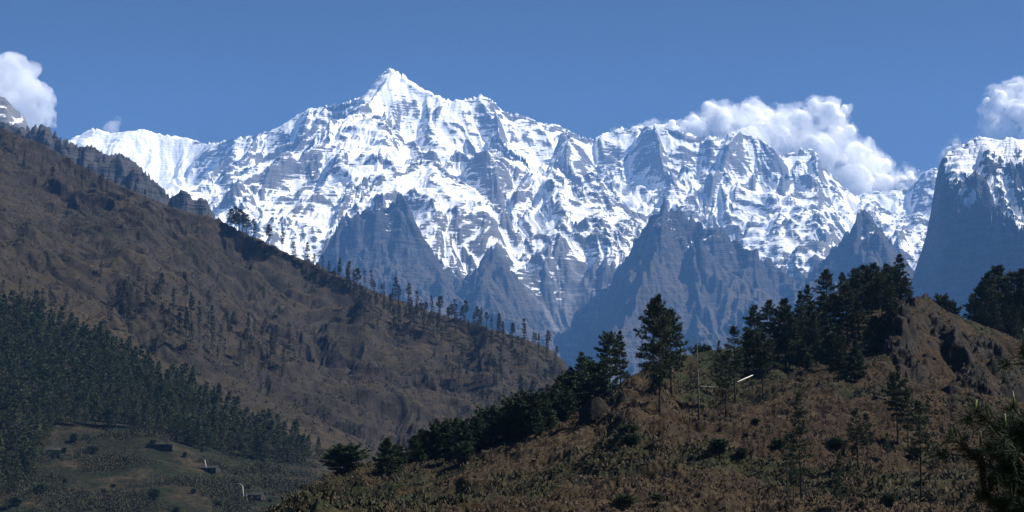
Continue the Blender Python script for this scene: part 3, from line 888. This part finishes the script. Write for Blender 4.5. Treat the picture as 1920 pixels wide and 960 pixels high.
for i, (bx, by, ty) in enumerate([(1115,745,692),(1068,775,702),(1044,788,722),(1080,770,715),(1018,798,738),(992,808,750),(1005,815,770),(966,815,760),(942,822,768),(955,828,785),(915,830,778),(890,838,784),(905,842,800),(868,846,792),(848,850,800),(822,856,803),(800,862,810),(776,866,818),(835,862,825),(1100,760,725),(1058,790,745),(1030,805,760),(880,850,812),(1125,735,705)]):
    p, ok = A.hit(bx, by)
    plant(NP[rnd.choice((4, 4, 7))], 'young_pine', p, float(ray(bx, ty)[1])*p.y-p.z, rnd.uniform(1.0, 1.4), rnd.uniform(0, 6.28), 'bushy young pine in the thick row along the left edge of the hill', 'tree', 'young pines along the left edge of the hill')
for bx, by, ty, k in [(1110,750,684,1),(1070,768,690,1),(1050,780,705,5),(1026,795,722,1),(1000,805,738,1),(975,812,750,5),(950,822,760,1),(925,828,768,1),(898,836,776,5),(875,842,786,1),(840,858,796,1),(812,862,800,1),(788,866,806,5),(1085,762,700,1),(1012,802,745,5),(960,824,775,1)]:
    p, ok = A.hit(bx, by)
    plant(NP[k], 'fir_tree' if k == 1 else 'pine_tree', p, float(ray(bx, ty)[1])*p.y-p.z, 1.2, rnd.uniform(0, 6.28), 'pointed dark conifer in the belt of trees along the left edge of the hill', 'tree', 'pointed conifers along the left edge of the hill')
for bx, by, ty, k, wf, lab in [(1090,755,662,1,1.0,'pointed young fir rising above the thick row left of the boulder'),(725,888,824,4,1.2,'lone bushy pine standing apart on the low left end of the hill'),(742,880,842,7,1.2,'small round bush right of the lone bushy pine'),(650,872,842,7,2.2,'low wide bush on the far left brow of the hill'),(632,880,850,7,1.6,'smaller bush at the left of the wide brow bush'),(868,872,838,7,1.2,'pale leafy bush below the row of young pines')]:
    p, ok = A.hit(bx, by)
    plant(NP[k], 'bush' if k == 7 else 'young_pine', p, float(ray(bx, ty)[1])*p.y-p.z, wf, rnd.uniform(0, 6.28), lab, 'bush' if k == 7 else 'tree')
for bx, by, ty, k in [(1545,640,548,1),(1566,650,552,5),(1590,645,535,5),(1612,640,525,1),(1655,610,512,5),(1522,662,566,1),(1500,664,580,5),(1452,690,606,1),(1432,690,618,1),(1406,690,622,4),(1560,690,628,4),(1603,715,655,4),(1642,660,596,4),(1672,600,520,1),(1700,575,520,5),(1545,665,590,4),(1505,690,640,4)]:
    p, ok = A.hit(bx, by)
    plant(NP[k], 'pine_tree' if k != 4 else 'young_pine', p, float(ray(bx, ty)[1])*p.y-p.z, 1.25, rnd.uniform(0, 6.28), 'dark conifer crowded into the lower side of the summit grove', 'tree', 'conifers filling the summit grove')
for x, y in scatter([(-20,850),(80,860),(110,810),(300,815),(460,870),(600,880),(560,930),(480,965),(-20,965)], 34, 26, 10):
    p, ok = B.hit(x, y)
    if p.y < 800:
        plant(NP[7], 'bush', p, rnd.triangular(0.8, 3.8, 1.2), rnd.uniform(1.0, 2.4), rnd.uniform(0, 6.28), 'dark round bush scattered on the terraced fields at lower left', 'bush', 'bushes on the terraced fields')
for x, y in scatter([(900,880),(1200,800),(1400,780),(1700,740),(1850,740),(1830,955),(620,955),(640,900)], 18, 40, 18):
    p, ok = A.hit(x, y)
    plant(NP[7], 'bush', p, rnd.uniform(0.35, 0.9), rnd.uniform(1.6, 3.2), rnd.uniform(0, 6.28), 'small dark bush growing among the bracken of the open hill slope', 'bush', 'bushes on the open hill slope')
def snag():
    p, _ = A.hit(1310, 787)
    h = float(ray(1310, 630)[1])*p.y-p.z
    r = empty('dead_tree', p)
    b = MB(); b.tube([(0, 0, -.4), (.05, 0, h*.4), (-.04, .05, h*.75), (.02, 0, h)], [.13, .10, .06, .015], 6)
    b.build('trunk', M_GREYBARK, r, True)
    rg = random.Random(3)
    b = MB()
    for i in range(22):
        z = h*(0.25+0.72*i/22); a = rg.uniform(0, 6.28); L = rg.uniform(.3, 1.3)*(1.1-i/26)
        q = Vector((0, 0, z)); e = q+Vector((math.cos(a)*L, math.sin(a)*L, rg.uniform(-.15, .35)))
        b.tube([q, q.lerp(e, .5)+Vector((0, 0, .06)), e], [.03, .02, .008], 4)
    b.build('bare_branches', M_GREYBARK, r)
    tag(r, 'thin bare dead tree standing left of the white fallen logs', 'dead tree')
snag()
def log(x1, y1, x2, y2, lab):
    a, _ = A.hit(x1, y1); b_, _ = A.hit(x2, y2)
    m = Mat('bleached_wood', 0.8); co = m.coord((1, 1, 1)); m.color(m.mix(m.noise(co, 6, 4), (0.42, 0.40, 0.37), (0.62, 0.60, 0.56)))
    r = empty('fallen_log', a)
    d = b_-a
    mb = MB(); mb.tube([Vector((0, 0, .38)), d*.5+Vector((0, 0, .40)), d+Vector((0, 0, .42))], [.12, .11, .08], 8)
    mb.build('stem', m.m, r, True)
    mb = MB()
    for t, q in ((.35, 1), (.7, -1)):
        o = d*t+Vector((0, 0, .3)); mb.tube([o, o+Vector((.1*q, -.1, .22))], [.03, .015], 5)
    mb.build('branch_stub', m.m, r)
    tag(r, lab, 'log')
log(1313, 729, 1346, 733, 'white bleached log lying nearly level between thin pines')
log(1383, 720, 1416, 707, 'white bleached log slanting up to the right on the grass')
def boulder(px, py, wpx, hpx, seed, lab):
    p, _ = A.hit(px, py)
    k = p.y/FPX
    import bmesh
    bm = bmesh.new(); bmesh.ops.create_icosphere(bm, subdivisions=4, radius=1)
    P = np.array([v.co for v in bm.verts])
    n = fbm(P[:, 0]*1.3+seed, P[:, 1]*1.3+P[:, 2], 4, seed)*0.28+ridged(P[:, 0]*2+P[:, 2]*1.5, P[:, 1]*2-P[:, 2], 3, seed+3)*0.10
    for v, q in zip(bm.verts, n):
        c = v.co*(1+float(q))
        for ax in (Vector((.7, -.2, .68)), Vector((-.8, -.5, .3)), Vector((.1, -.9, .4)), Vector((-.3, .2, .9))):
            d = c.dot(ax.normalized())-0.74
            if d > 0: c -= ax.normalized()*d*0.85
        v.co = Vector((c.x*wpx*k/1.5, c.y*wpx*k/1.6, c.z*hpx*k/1.35))
    me = bpy.data.meshes.new('boulder'); bm.to_mesh(me); bm.free()
    m = Mat('boulder_rock', .95, .1); co = m.coord(); a = m.noise(co, 0.9, 6, .65)
    m.color(m.mix(m.smooth(a, .35, .65), (0.010, 0.0095, 0.009), (0.030, 0.026, 0.022))); m.bump(a, .3)
    me.materials.append(m.m)
    o = bpy.data.objects.new('boulder', me); o.location = p+Vector((0, 1.2, hpx*k*0.08)); C.objects.link(o)
    tag(o, lab, 'boulder')
    return o
boulder(1120, 785, 46, 50, 4, 'large dark boulder on the hill edge below the pair of pines')
boulder(1168, 762, 17, 32, 9, 'narrow upright dark rock right of the large boulder')

rb_ = random.Random(21)
for px, py, w_, h_ in [(1742,672,20,12),(1790,735,30,20),(1828,748,22,14),(1700,604,16,14),(1868,738,16,10),(1652,748,18,8),(1618,754,12,6)]:
    boulder(px, py, w_, h_, rb_.randrange(100), 'dark broken rock lying on the slope around and below the summit crag')['group'] = 'rocks around the summit crag'
# --- ground cover
def cover(T, n, box, k, l, wd, name, mat, lab, keep, seed, jit=None, cover_group=None):
    rg = np.random.default_rng(seed)
    xs = rg.uniform(box[0], box[2], n*2); ts = rg.uniform(0, 1, n*2)
    us = ray(xs, 500)[0]
    c = np.clip(((us-T.u0)/(T.u1-T.u0)*(T.nu-1)).round().astype(int), 0, T.nu-1)
    r0 = np.interp(box[1], T.ys, np.arange(T.ny)); r1 = np.interp(box[3], T.ys, np.arange(T.ny))
    r = (r0+(r1-r0)*ts).astype(int)
    ok = keep(r, c, rg)
    r, c = r[ok][:n], c[ok][:n]
    P = np.stack([T.X[r, c], T.Y[r, c], T.Z[r, c]], 1).astype(float)
    P[:, :2] += rg.normal(0, 0.1, (len(P), 2))
    D_ = np.tile(np.array([[0, 0, 1.0]]), (len(P), 1))
    v, f = blades(P, D_, k, l, wd, 0.75, jit or l*0.3, rg)
    o = raw_mesh(name, v, f, mat)
    o['kind'] = 'stuff'; tag(o, lab, 'ground cover')
M_GRASS = foliage_mat('dry_grass', (0.085, 0.059, 0.036), (0.052, 0.036, 0.022), (0.105, 0.075, 0.045), 0.15)
M_SCRUB = foliage_mat('scrub_leaves', (0.018, 0.025, 0.011), (0.030, 0.034, 0.016), (0.034, 0.031, 0.015), 0.1)
cover(A, 50000, (440, 105, 1960, 326), 5, 0.30, 0.13, 'dry_grass', M_GRASS, 'dry brown grass and bracken tufts covering the near hill', lambda r, c, g: (rockA[r, c] < 0.8) & (g.random(len(r)) < 0.35+0.65*(lump[r, c] > -0.1)), 1)
cover(A, 7000, (480, 105, 1960, 322), 9, 0.6, 0.22, 'scrub', M_SCRUB, 'low green brown scrub scattered over the near hill', lambda r, c, g: g.random(len(r)) < np.clip(greenA[r, c]*0.9+rockA[r, c]*0.75+0.03, 0, 1), 2)
cover(B, 17000, (-30, 520, 640, 820), 14, 0.9, 0.4, 'undergrowth', M_SCRUB, 'low green undergrowth on the terraced fields at lower left', lambda r, c, g: g.random(len(r)) < sstep(-0.1, 0.5, fbm(B.X[r, c]/35, B.Y[r, c]/35, 3, 441)), 3, 1.2)

M_SCRUB2 = foliage_mat('grey_scrub', (0.016, 0.018, 0.012), (0.026, 0.024, 0.017), (0.024, 0.023, 0.015), 0.1)
cover(B, 9000, (-30, 850, 1080, 1720), 6, 1.8, 0.9, 'slope_scrub', M_SCRUB2, 'dark scrub dotted over the brown mountainside', lambda r, c, g: g.random(len(r)) < 0.15+0.85*sstep(0.2, 0.6, rockB[r, c]), 4, 1.0)
# ------------------------------------------------------------------ clouds
def vapour(name, dens, ns, a, b):
    m = bpy.data.materials.new(name); m.use_nodes = True
    t = m.node_tree; t.nodes.remove(t.nodes['Principled BSDF'])
    v = t.nodes.new('ShaderNodeVolumePrincipled')
    v.inputs['Color'].default_value = (1, 1, 1, 1)
    tc = t.nodes.new('ShaderNodeTexCoord'); n = t.nodes.new('ShaderNodeTexNoise')
    n.inputs['Scale'].default_value = ns; n.inputs['Detail'].default_value = 6; n.inputs['Roughness'].default_value = 0.6
    t.links.new(tc.outputs['Object'], n.inputs['Vector'])
    r = t.nodes.new('ShaderNodeMapRange'); r.interpolation_type = 'SMOOTHSTEP'
    r.inputs[1].default_value = a; r.inputs[2].default_value = b; r.inputs[4].default_value = dens
    t.links.new(n.outputs['Fac'], r.inputs[0]); t.links.new(r.outputs[0], v.inputs['Density'])
    t.links.new(v.outputs[0], t.nodes['Material Output'].inputs['Volume'])
    m.cycles.volume_step_rate = 0.35
    return m
def puffs(name, blobs, Y, mat, seed, vox, disp, grow, org, parent=None):
    import bmesh
    bm = bmesh.new()
    k = Y/FPX
    rg = random.Random(seed)
    for px, py, r in blobs:
        for q in range(7):
            a, b_ = (0, 0) if q == 0 else (rg.uniform(-.85, .85)*r, rg.uniform(-.85, .85)*r)
            rr = (r if q == 0 else r*rg.uniform(.25, .5))*grow
            M_ = Matrix.Translation(Vector(at(px+a, py+b_, Y+rg.uniform(-1, 1)*r*k*0.8))-org) @ Matrix.Scale(rr*k, 4)
            bmesh.ops.create_icosphere(bm, subdivisions=3, radius=1, matrix=M_)
    me = bpy.data.meshes.new(name); bm.to_mesh(me); bm.free()
    me.materials.append(mat)
    o = bpy.data.objects.new(name, me); C.objects.link(o)
    if parent: o.parent = parent
    else: o.location = org
    md = o.modifiers.new('union', 'REMESH'); md.mode = 'VOXEL'; md.voxel_size = vox; md.use_smooth_shade = True
    for sc2, st in disp:
        tx = bpy.data.textures.new('puffs', 'CLOUDS'); tx.noise_scale = sc2; tx.noise_depth = 3
        md = o.modifiers.new('puffs', 'DISPLACE'); md.texture = tx; md.strength = st; md.mid_level = 0.5; md.texture_coords = 'LOCAL'
    return o
M_VAP = vapour('cloud_vapour', 0.008, 0.0085, 0.42, 0.62)
M_VAP2 = vapour('thin_cloud_vapour', 0.008, 0.008, 0.42, 0.64)
M_CORE = bpy.data.materials.new('dense_cloud'); M_CORE.use_nodes = True
M_CORE.node_tree.nodes['Principled BSDF'].inputs['Base Color'].default_value = (0.93, 0.93, 0.93, 1)
M_CORE.node_tree.nodes['Principled BSDF'].inputs['Roughness'].default_value = 1
M_CORE.node_tree.nodes['Principled BSDF'].inputs['Specular IOR Level'].default_value = 0
M_CORE.node_tree.nodes['Principled BSDF'].inputs['Subsurface Weight'].default_value = 1.0
M_CORE.node_tree.nodes['Principled BSDF'].inputs['Subsurface Radius'].default_value = (1, 1, 1)
M_CORE.node_tree.nodes['Principled BSDF'].inputs['Subsurface Scale'].default_value = 260.0
def cloud(blobs, Y, lab, seed, core=0.78, grow=1.25, mat=None):
    org = Vector(at(blobs[0][0], blobs[0][1], Y))
    if core:
        o = puffs('cloud', blobs, Y, M_CORE, seed, 13, ((300, 110), (70, 46), (28, 24), (12, 10)), core, org)
        puffs('cloud_edge', blobs, Y, mat or M_VAP, seed, 26, ((260, 190), (80, 120), (30, 60)), grow, Vector(org), o)
    else:
        o = puffs('cloud', blobs, Y, mat or M_VAP2, seed, 22, ((220, 120), (90, 60)), grow, org)
    tag(o, lab, 'cloud')
cloud([(1450,265,50),(1310,250,30),(1355,232,34),(1405,226,36),(1455,235,34),(1500,232,30),(1548,212,26),(1568,225,24),(1565,262,34),(1605,295,38),(1635,318,32),(1655,345,26),(1520,290,60),(1400,285,60),(1600,345,50),(1255,250,24),(1225,245,20),(1195,250,17),(1160,252,13),(1280,258,26)], 14000, 'big white cloud bank rising behind the jagged snowy ridge', 1)
cloud([(1708,335,20),(1690,352,20),(1728,338,14)], 13900, 'small white cloud in the gap left of the cliff', 2, 0.6)
cloud([(1905,215,42),(1865,205,26),(1925,185,40),(1880,245,34),(1960,220,60),(1940,270,50)], 13800, 'bright white cloud above the cliff at the right edge', 3)
cloud([(1805,278,20),(1825,268,14),(1782,288,12)], 13700, 'low white puff clinging to the cliff top', 4, 0.55)
cloud([(35,165,40),(20,130,32),(62,190,36),(0,195,50),(80,208,20),(30,225,45),(-40,160,60),(88,225,16)], 13600, 'soft white cloud behind the rocky peak at the left edge', 5, 0, 1.12, vapour('soft_cloud_vapour', 0.016, 0.0075, 0.36, 0.66))
cloud([(222,230,11),(212,240,11)], 13600, 'tiny wisp of cloud above the left snow saddle', 6, 0, 1.0)

# ------------------------------------------------------------------ huts on the terraces
def flat_mat(name, c1, c2, ns=2.0, rough=.9):
    m = Mat(name, rough, .15); co = m.coord(); m.color(m.mix(m.smooth(m.noise(co, ns, 5), .35, .65), c1, c2)); return m.m
M_STONE = flat_mat('dark_stone', (0.022, 0.020, 0.019), (0.055, 0.050, 0.045), 1.5)
M_PLANK = flat_mat('grey_planks', (0.018, 0.017, 0.016), (0.038, 0.035, 0.031), 1.2)
M_PALE = flat_mat('pale_boards', (0.40, 0.39, 0.37), (0.55, 0.54, 0.51), 1.5)
M_DARK = flat_mat('dark_opening', (0.008, 0.008, 0.008), (0.014, 0.013, 0.012))
def hut(px, py, wpx, hpx, flat, rz, lab, pale=False):
    p, _ = B.hit(px, py)
    k = p.y/FPX
    W, Hh, Dp = wpx*k, hpx*k, 4.5
    r = empty('stone_hut', p+Vector((0, 1.5, -0.3)), rz)
    b = MB()
    t = .45
    b.box((0, -Dp/2, Hh*.5), (W, t, Hh)); b.box((0, Dp/2, Hh*.5), (W, t, Hh))
    b.box((-W/2+t/2, 0, Hh*.5), (t, Dp-t-.01, Hh)); b.box((W/2-t/2, 0, Hh*.5), (t, Dp-t-.01, Hh))
    if not flat:
        for sx in (-1, 1):
            x = sx*(W/2-t/2); n = len(b.v)
            b.v += [Vector((x-t/2, -Dp/2, Hh)), Vector((x-t/2, Dp/2, Hh)), Vector((x-t/2, 0, Hh+1.1)), Vector((x+t/2, -Dp/2, Hh)), Vector((x+t/2, Dp/2, Hh)), Vector((x+t/2, 0, Hh+1.1))]
            b.f += [(n, n+2, n+1), (n+3, n+4, n+5), (n, n+3, n+5, n+2), (n+1, n+2, n+5, n+4)]
    b.build('wall', M_STONE, r)
    b = MB()
    if flat:
        for i in range(9):
            b.box((-W/2+W*(i+.5)/9, 0, Hh+.1+.02*(i % 2)), (W/9*.96, Dp+.8, .14), 0, .03)
    else:
        a = math.atan2(1.1, Dp/2); L = math.hypot(1.1, Dp/2)+.5
        for sg in (-1, 1):
            b.box((0, sg*(Dp/4+.12), Hh+.55+.06), (W+.7, L, .12), 0, -sg*a)
    b.build('roof', M_PLANK, r)
    if pale:
        b = MB(); b.box((W*.28, -Dp/2-.45, Hh+.22), (W*.3, .5, .16)); b.box((W*.08, -Dp/2-.4, Hh+.2), (W*.08, .4, .2)); b.build('pale_roof_board', M_PALE, r)
    b = MB(); b.box((W*.12, -Dp/2-t/2-.02, Hh*.42), (1.0, .08, Hh*.8)); d = b.build('door', M_DARK, r)
    b = MB()
    for sx in (-.55, .55): b.box((W*.12+sx, -Dp/2-t/2-.05, Hh*.42), (.12, .12, Hh*.84))
    b.build('door_frame', M_PLANK, d)
    b = MB(); b.box((-W*.25, -Dp/2-t/2-.02, Hh*.55), (.8, .08, .6)); b.build('window', M_DARK, r)
    tag(r, lab, 'hut')
hut(299, 846, 48, 11, True, .05, 'long low stone hut with pale roof boards below the dense wood', True)
hut(390, 886, 38, 9, False, -.25, 'dark gabled hut behind the leaning white pole')
hut(476, 937, 36, 9, False, -.3, 'dark low hut beside the white pole with a crossarm')
hut(98, 851, 24, 8, False, .3, 'small brown hut at the edge of the wood on the left')
def pole(bx, by, tx, ty, arm, lab):
    p, _ = B.hit(bx, by); y = p.y-3
    u, e = ray(bx, by); p = Vector((float(u)*y, y, min(B.zat(float(u)*y, y), float(e)*y)))
    q = Vector(at(tx, ty, y))
    r = empty('flag_pole', p)
    d = q-p
    b = MB(); b.tube([Vector((0, 0, -.3)), d*.5, d], [.2, .17, .12], 7); b.build('pole', M_PALE, r, True)
    if arm:
        b = MB(); b.tube([d, d+Vector((-1.4, 0, .9)), d+Vector((-2.2, 0, 1.1))], [.1, .08, .05], 5); b.tube([d*.3, d*.3+Vector((1.8, 0, .1))], [.08, .05], 5); b.build('crossarm', M_PALE, r)
        b = MB(); b.tube([Vector((1.5, 0, -.3)), d*.45+Vector((1.3, 0, 0))], [.1, .06], 5); b.build('stay', M_PALE, r)
    else:
        b = MB()
        for i in range(14):
            t = .25+.7*i/14; b.box(d*t+Vector((.22, 0, 0)), (.3, .03, .3), 0, 0, .2*(i % 3-1))
        b.build('flag_cloth', M_PALE, r)
    tag(r, lab, 'pole')
pole(388, 884, 384, 862, False, 'leaning white flag pole in front of the dark gabled hut')
pole(457, 936, 455, 911, True, 'white pole with slanting crossarm beside the lowest hut')

# ------------------------------------------------------------------ pine close to the camera
def near_pine():
    Yb = 8.5
    k = Yb/FPX
    bx = Vector(at(1985, 760, Yb))
    zg = -1.7-float(sstep(3, 30, np.array(math.hypot(bx.x, bx.y))))*12
    r = empty('pine_tree', (bx.x, bx.y, zg-.3))
    org = Vector(r.location)
    top = 5.6
    b = MB(); b.tube([(0, 0, -.3), (.03, 0, 1.8), (-.03, .02, 3.6), (.02, 0, top)], [.13, .11, .075, .012], 9)
    b.build('trunk', M_BARK, r, True)
    mN = foliage_mat('long_needles', (0.012, 0.026, 0.011), (0.020, 0.038, 0.017), (0.018, 0.034, 0.017), 6)
    mS = flat_mat('new_shoot', (0.07, 0.10, 0.03), (0.12, 0.15, 0.055), 30, .6)
    mC = flat_mat('cone_scales', (0.016, 0.011, 0.008), (0.035, 0.024, 0.017), 40, .8)
    rg = np.random.default_rng(77); rr = random.Random(8)
    specs = [ # tip px, py, dY, tufts along the branch, shoots
      (1792, 826, 0.0, 7, 4), (1838, 775, -.25, 5, 4), (1856, 842, .1, 7, 2), (1868, 806, -.1, 6, 2),
      (1914, 652, -.3, 3, 2), (1846, 922, .2, 7, 1), (1896, 860, .1, 8, 0), (1905, 935, .2, 8, 0), (1918, 815, .3, 6, 0), (1884, 795, .1, 7, 0), (1890, 885, .0, 8, 0), (1876, 945, .1, 8, 0), (1903, 765, .2, 7, 1)]
    for tx, ty, dy, nt_, ns_ in specs:
        tip = Vector(at(tx, ty, Yb+dy))-org
        z0 = min(top-.3, max(.4, tip.z-.30))
        p0 = Vector((0, 0, z0))
        mid = p0.lerp(tip, .55)+Vector((0, 0, -.10))
        pts = [p0, p0.lerp(mid, .5)+Vector((0, 0, -.03)), mid, mid.lerp(tip, .55)+Vector((0, 0, .0)), tip]
        b = MB(); b.tube(pts, [.026, .02, .014, .009, .005], 6)
        br = b.build('branch', M_BARK, r, True)
        cen, dr = [], []
        for i in range(nt_):
            t = 1-i*0.11
            q = t*4; j = min(3, int(q)); p = pts[j].lerp(pts[j+1], q-j)
            d = (pts[j+1]-pts[j]).normalized()
            cen.append(p+Vector((rr.gauss(0, .012), rr.gauss(0, .03), rr.gauss(0, .012)))); dr.append(d*.55+Vector((0, 0, -.05)))
            if i > 0 and i % 2 == 0:           # a short side twig
                sd_ = Vector((rr.uniform(-.6, .2), rr.uniform(-.8, .8), rr.uniform(-.1, .5))).normalized()*rr.uniform(.10, .2)
                bb = MB(); bb.tube([p, p+sd_], [.006, .003], 5); bb.build('twig', M_BARK, br)
                cen.append(p+sd_); dr.append(sd_.normalized()*.5)
        v, f = blades(np.array([tuple(c) for c in cen]), np.array([tuple(d) for d in dr]), 90, .115, .0042, .50, .014, rg)
        v[2::3, 2] -= .035*rg.random(len(v)//3)          # tips hang a little
        raw_mesh('needles', v, f, mN, False, br)
        for i in range(ns_):
            q = tip+Vector((rr.uniform(-.05, .06), rr.uniform(-.05, .05), rr.uniform(-.02, .03)))
            a = rr.uniform(-.5, .5); L = rr.uniform(.06, .11)
            e = q+Vector((math.sin(a)*L, rr.uniform(-.2, .2)*L, math.cos(a)*L))
            bb = MB(); bb.tube([q, q.lerp(e, .5), e], [.006, .008, .003], 6); bb.build('new_shoot', mS, br, True)
    for cx, cy, L in ((1843, 888, .125), (1858, 898, .14), (1880, 884, .10)):
        p = Vector(at(cx, cy, Yb))-org
        b = MB()
        n = 11
        b.tube([p+Vector((0, 0, L*.5+.05)), p+Vector((0, 0, L*.45))], [.005, .006], 5)
        b.tube([p+Vector((0, 0, L*.5-L*i/n)) for i in range(n+1)], [.006+.014*math.sin(PI*min(1, (i+.6)/n*.95))**.7 for i in range(n+1)], 9)
        for i in range(n):
            z = L*.48-L*i/n; rad = .008+.018*math.sin(PI*min(1, (i+.8)/n*.93))**.7
            for q in range(8):
                a = 2*PI*(q+.5*(i % 2))/8; h = Vector((math.cos(a), math.sin(a), 0)); sd_ = Vector((-h.y, h.x, 0))
                m = len(b.v); c = p+Vector((0, 0, z))
                b.v += [c+h*rad*.6-sd_*.006, c+h*rad*.6+sd_*.006, c+h*rad*1.25+sd_*.004-Vector((0, 0, .014)), c+h*rad*1.25-sd_*.004-Vector((0, 0, .014))]
                b.f.append((m, m+1, m+2, m+3))
        b.build('cone', mC, r)
    tag(r, 'dark pine close by at the right edge, long needles, hanging cones and pale new shoots', 'tree')
near_pine()
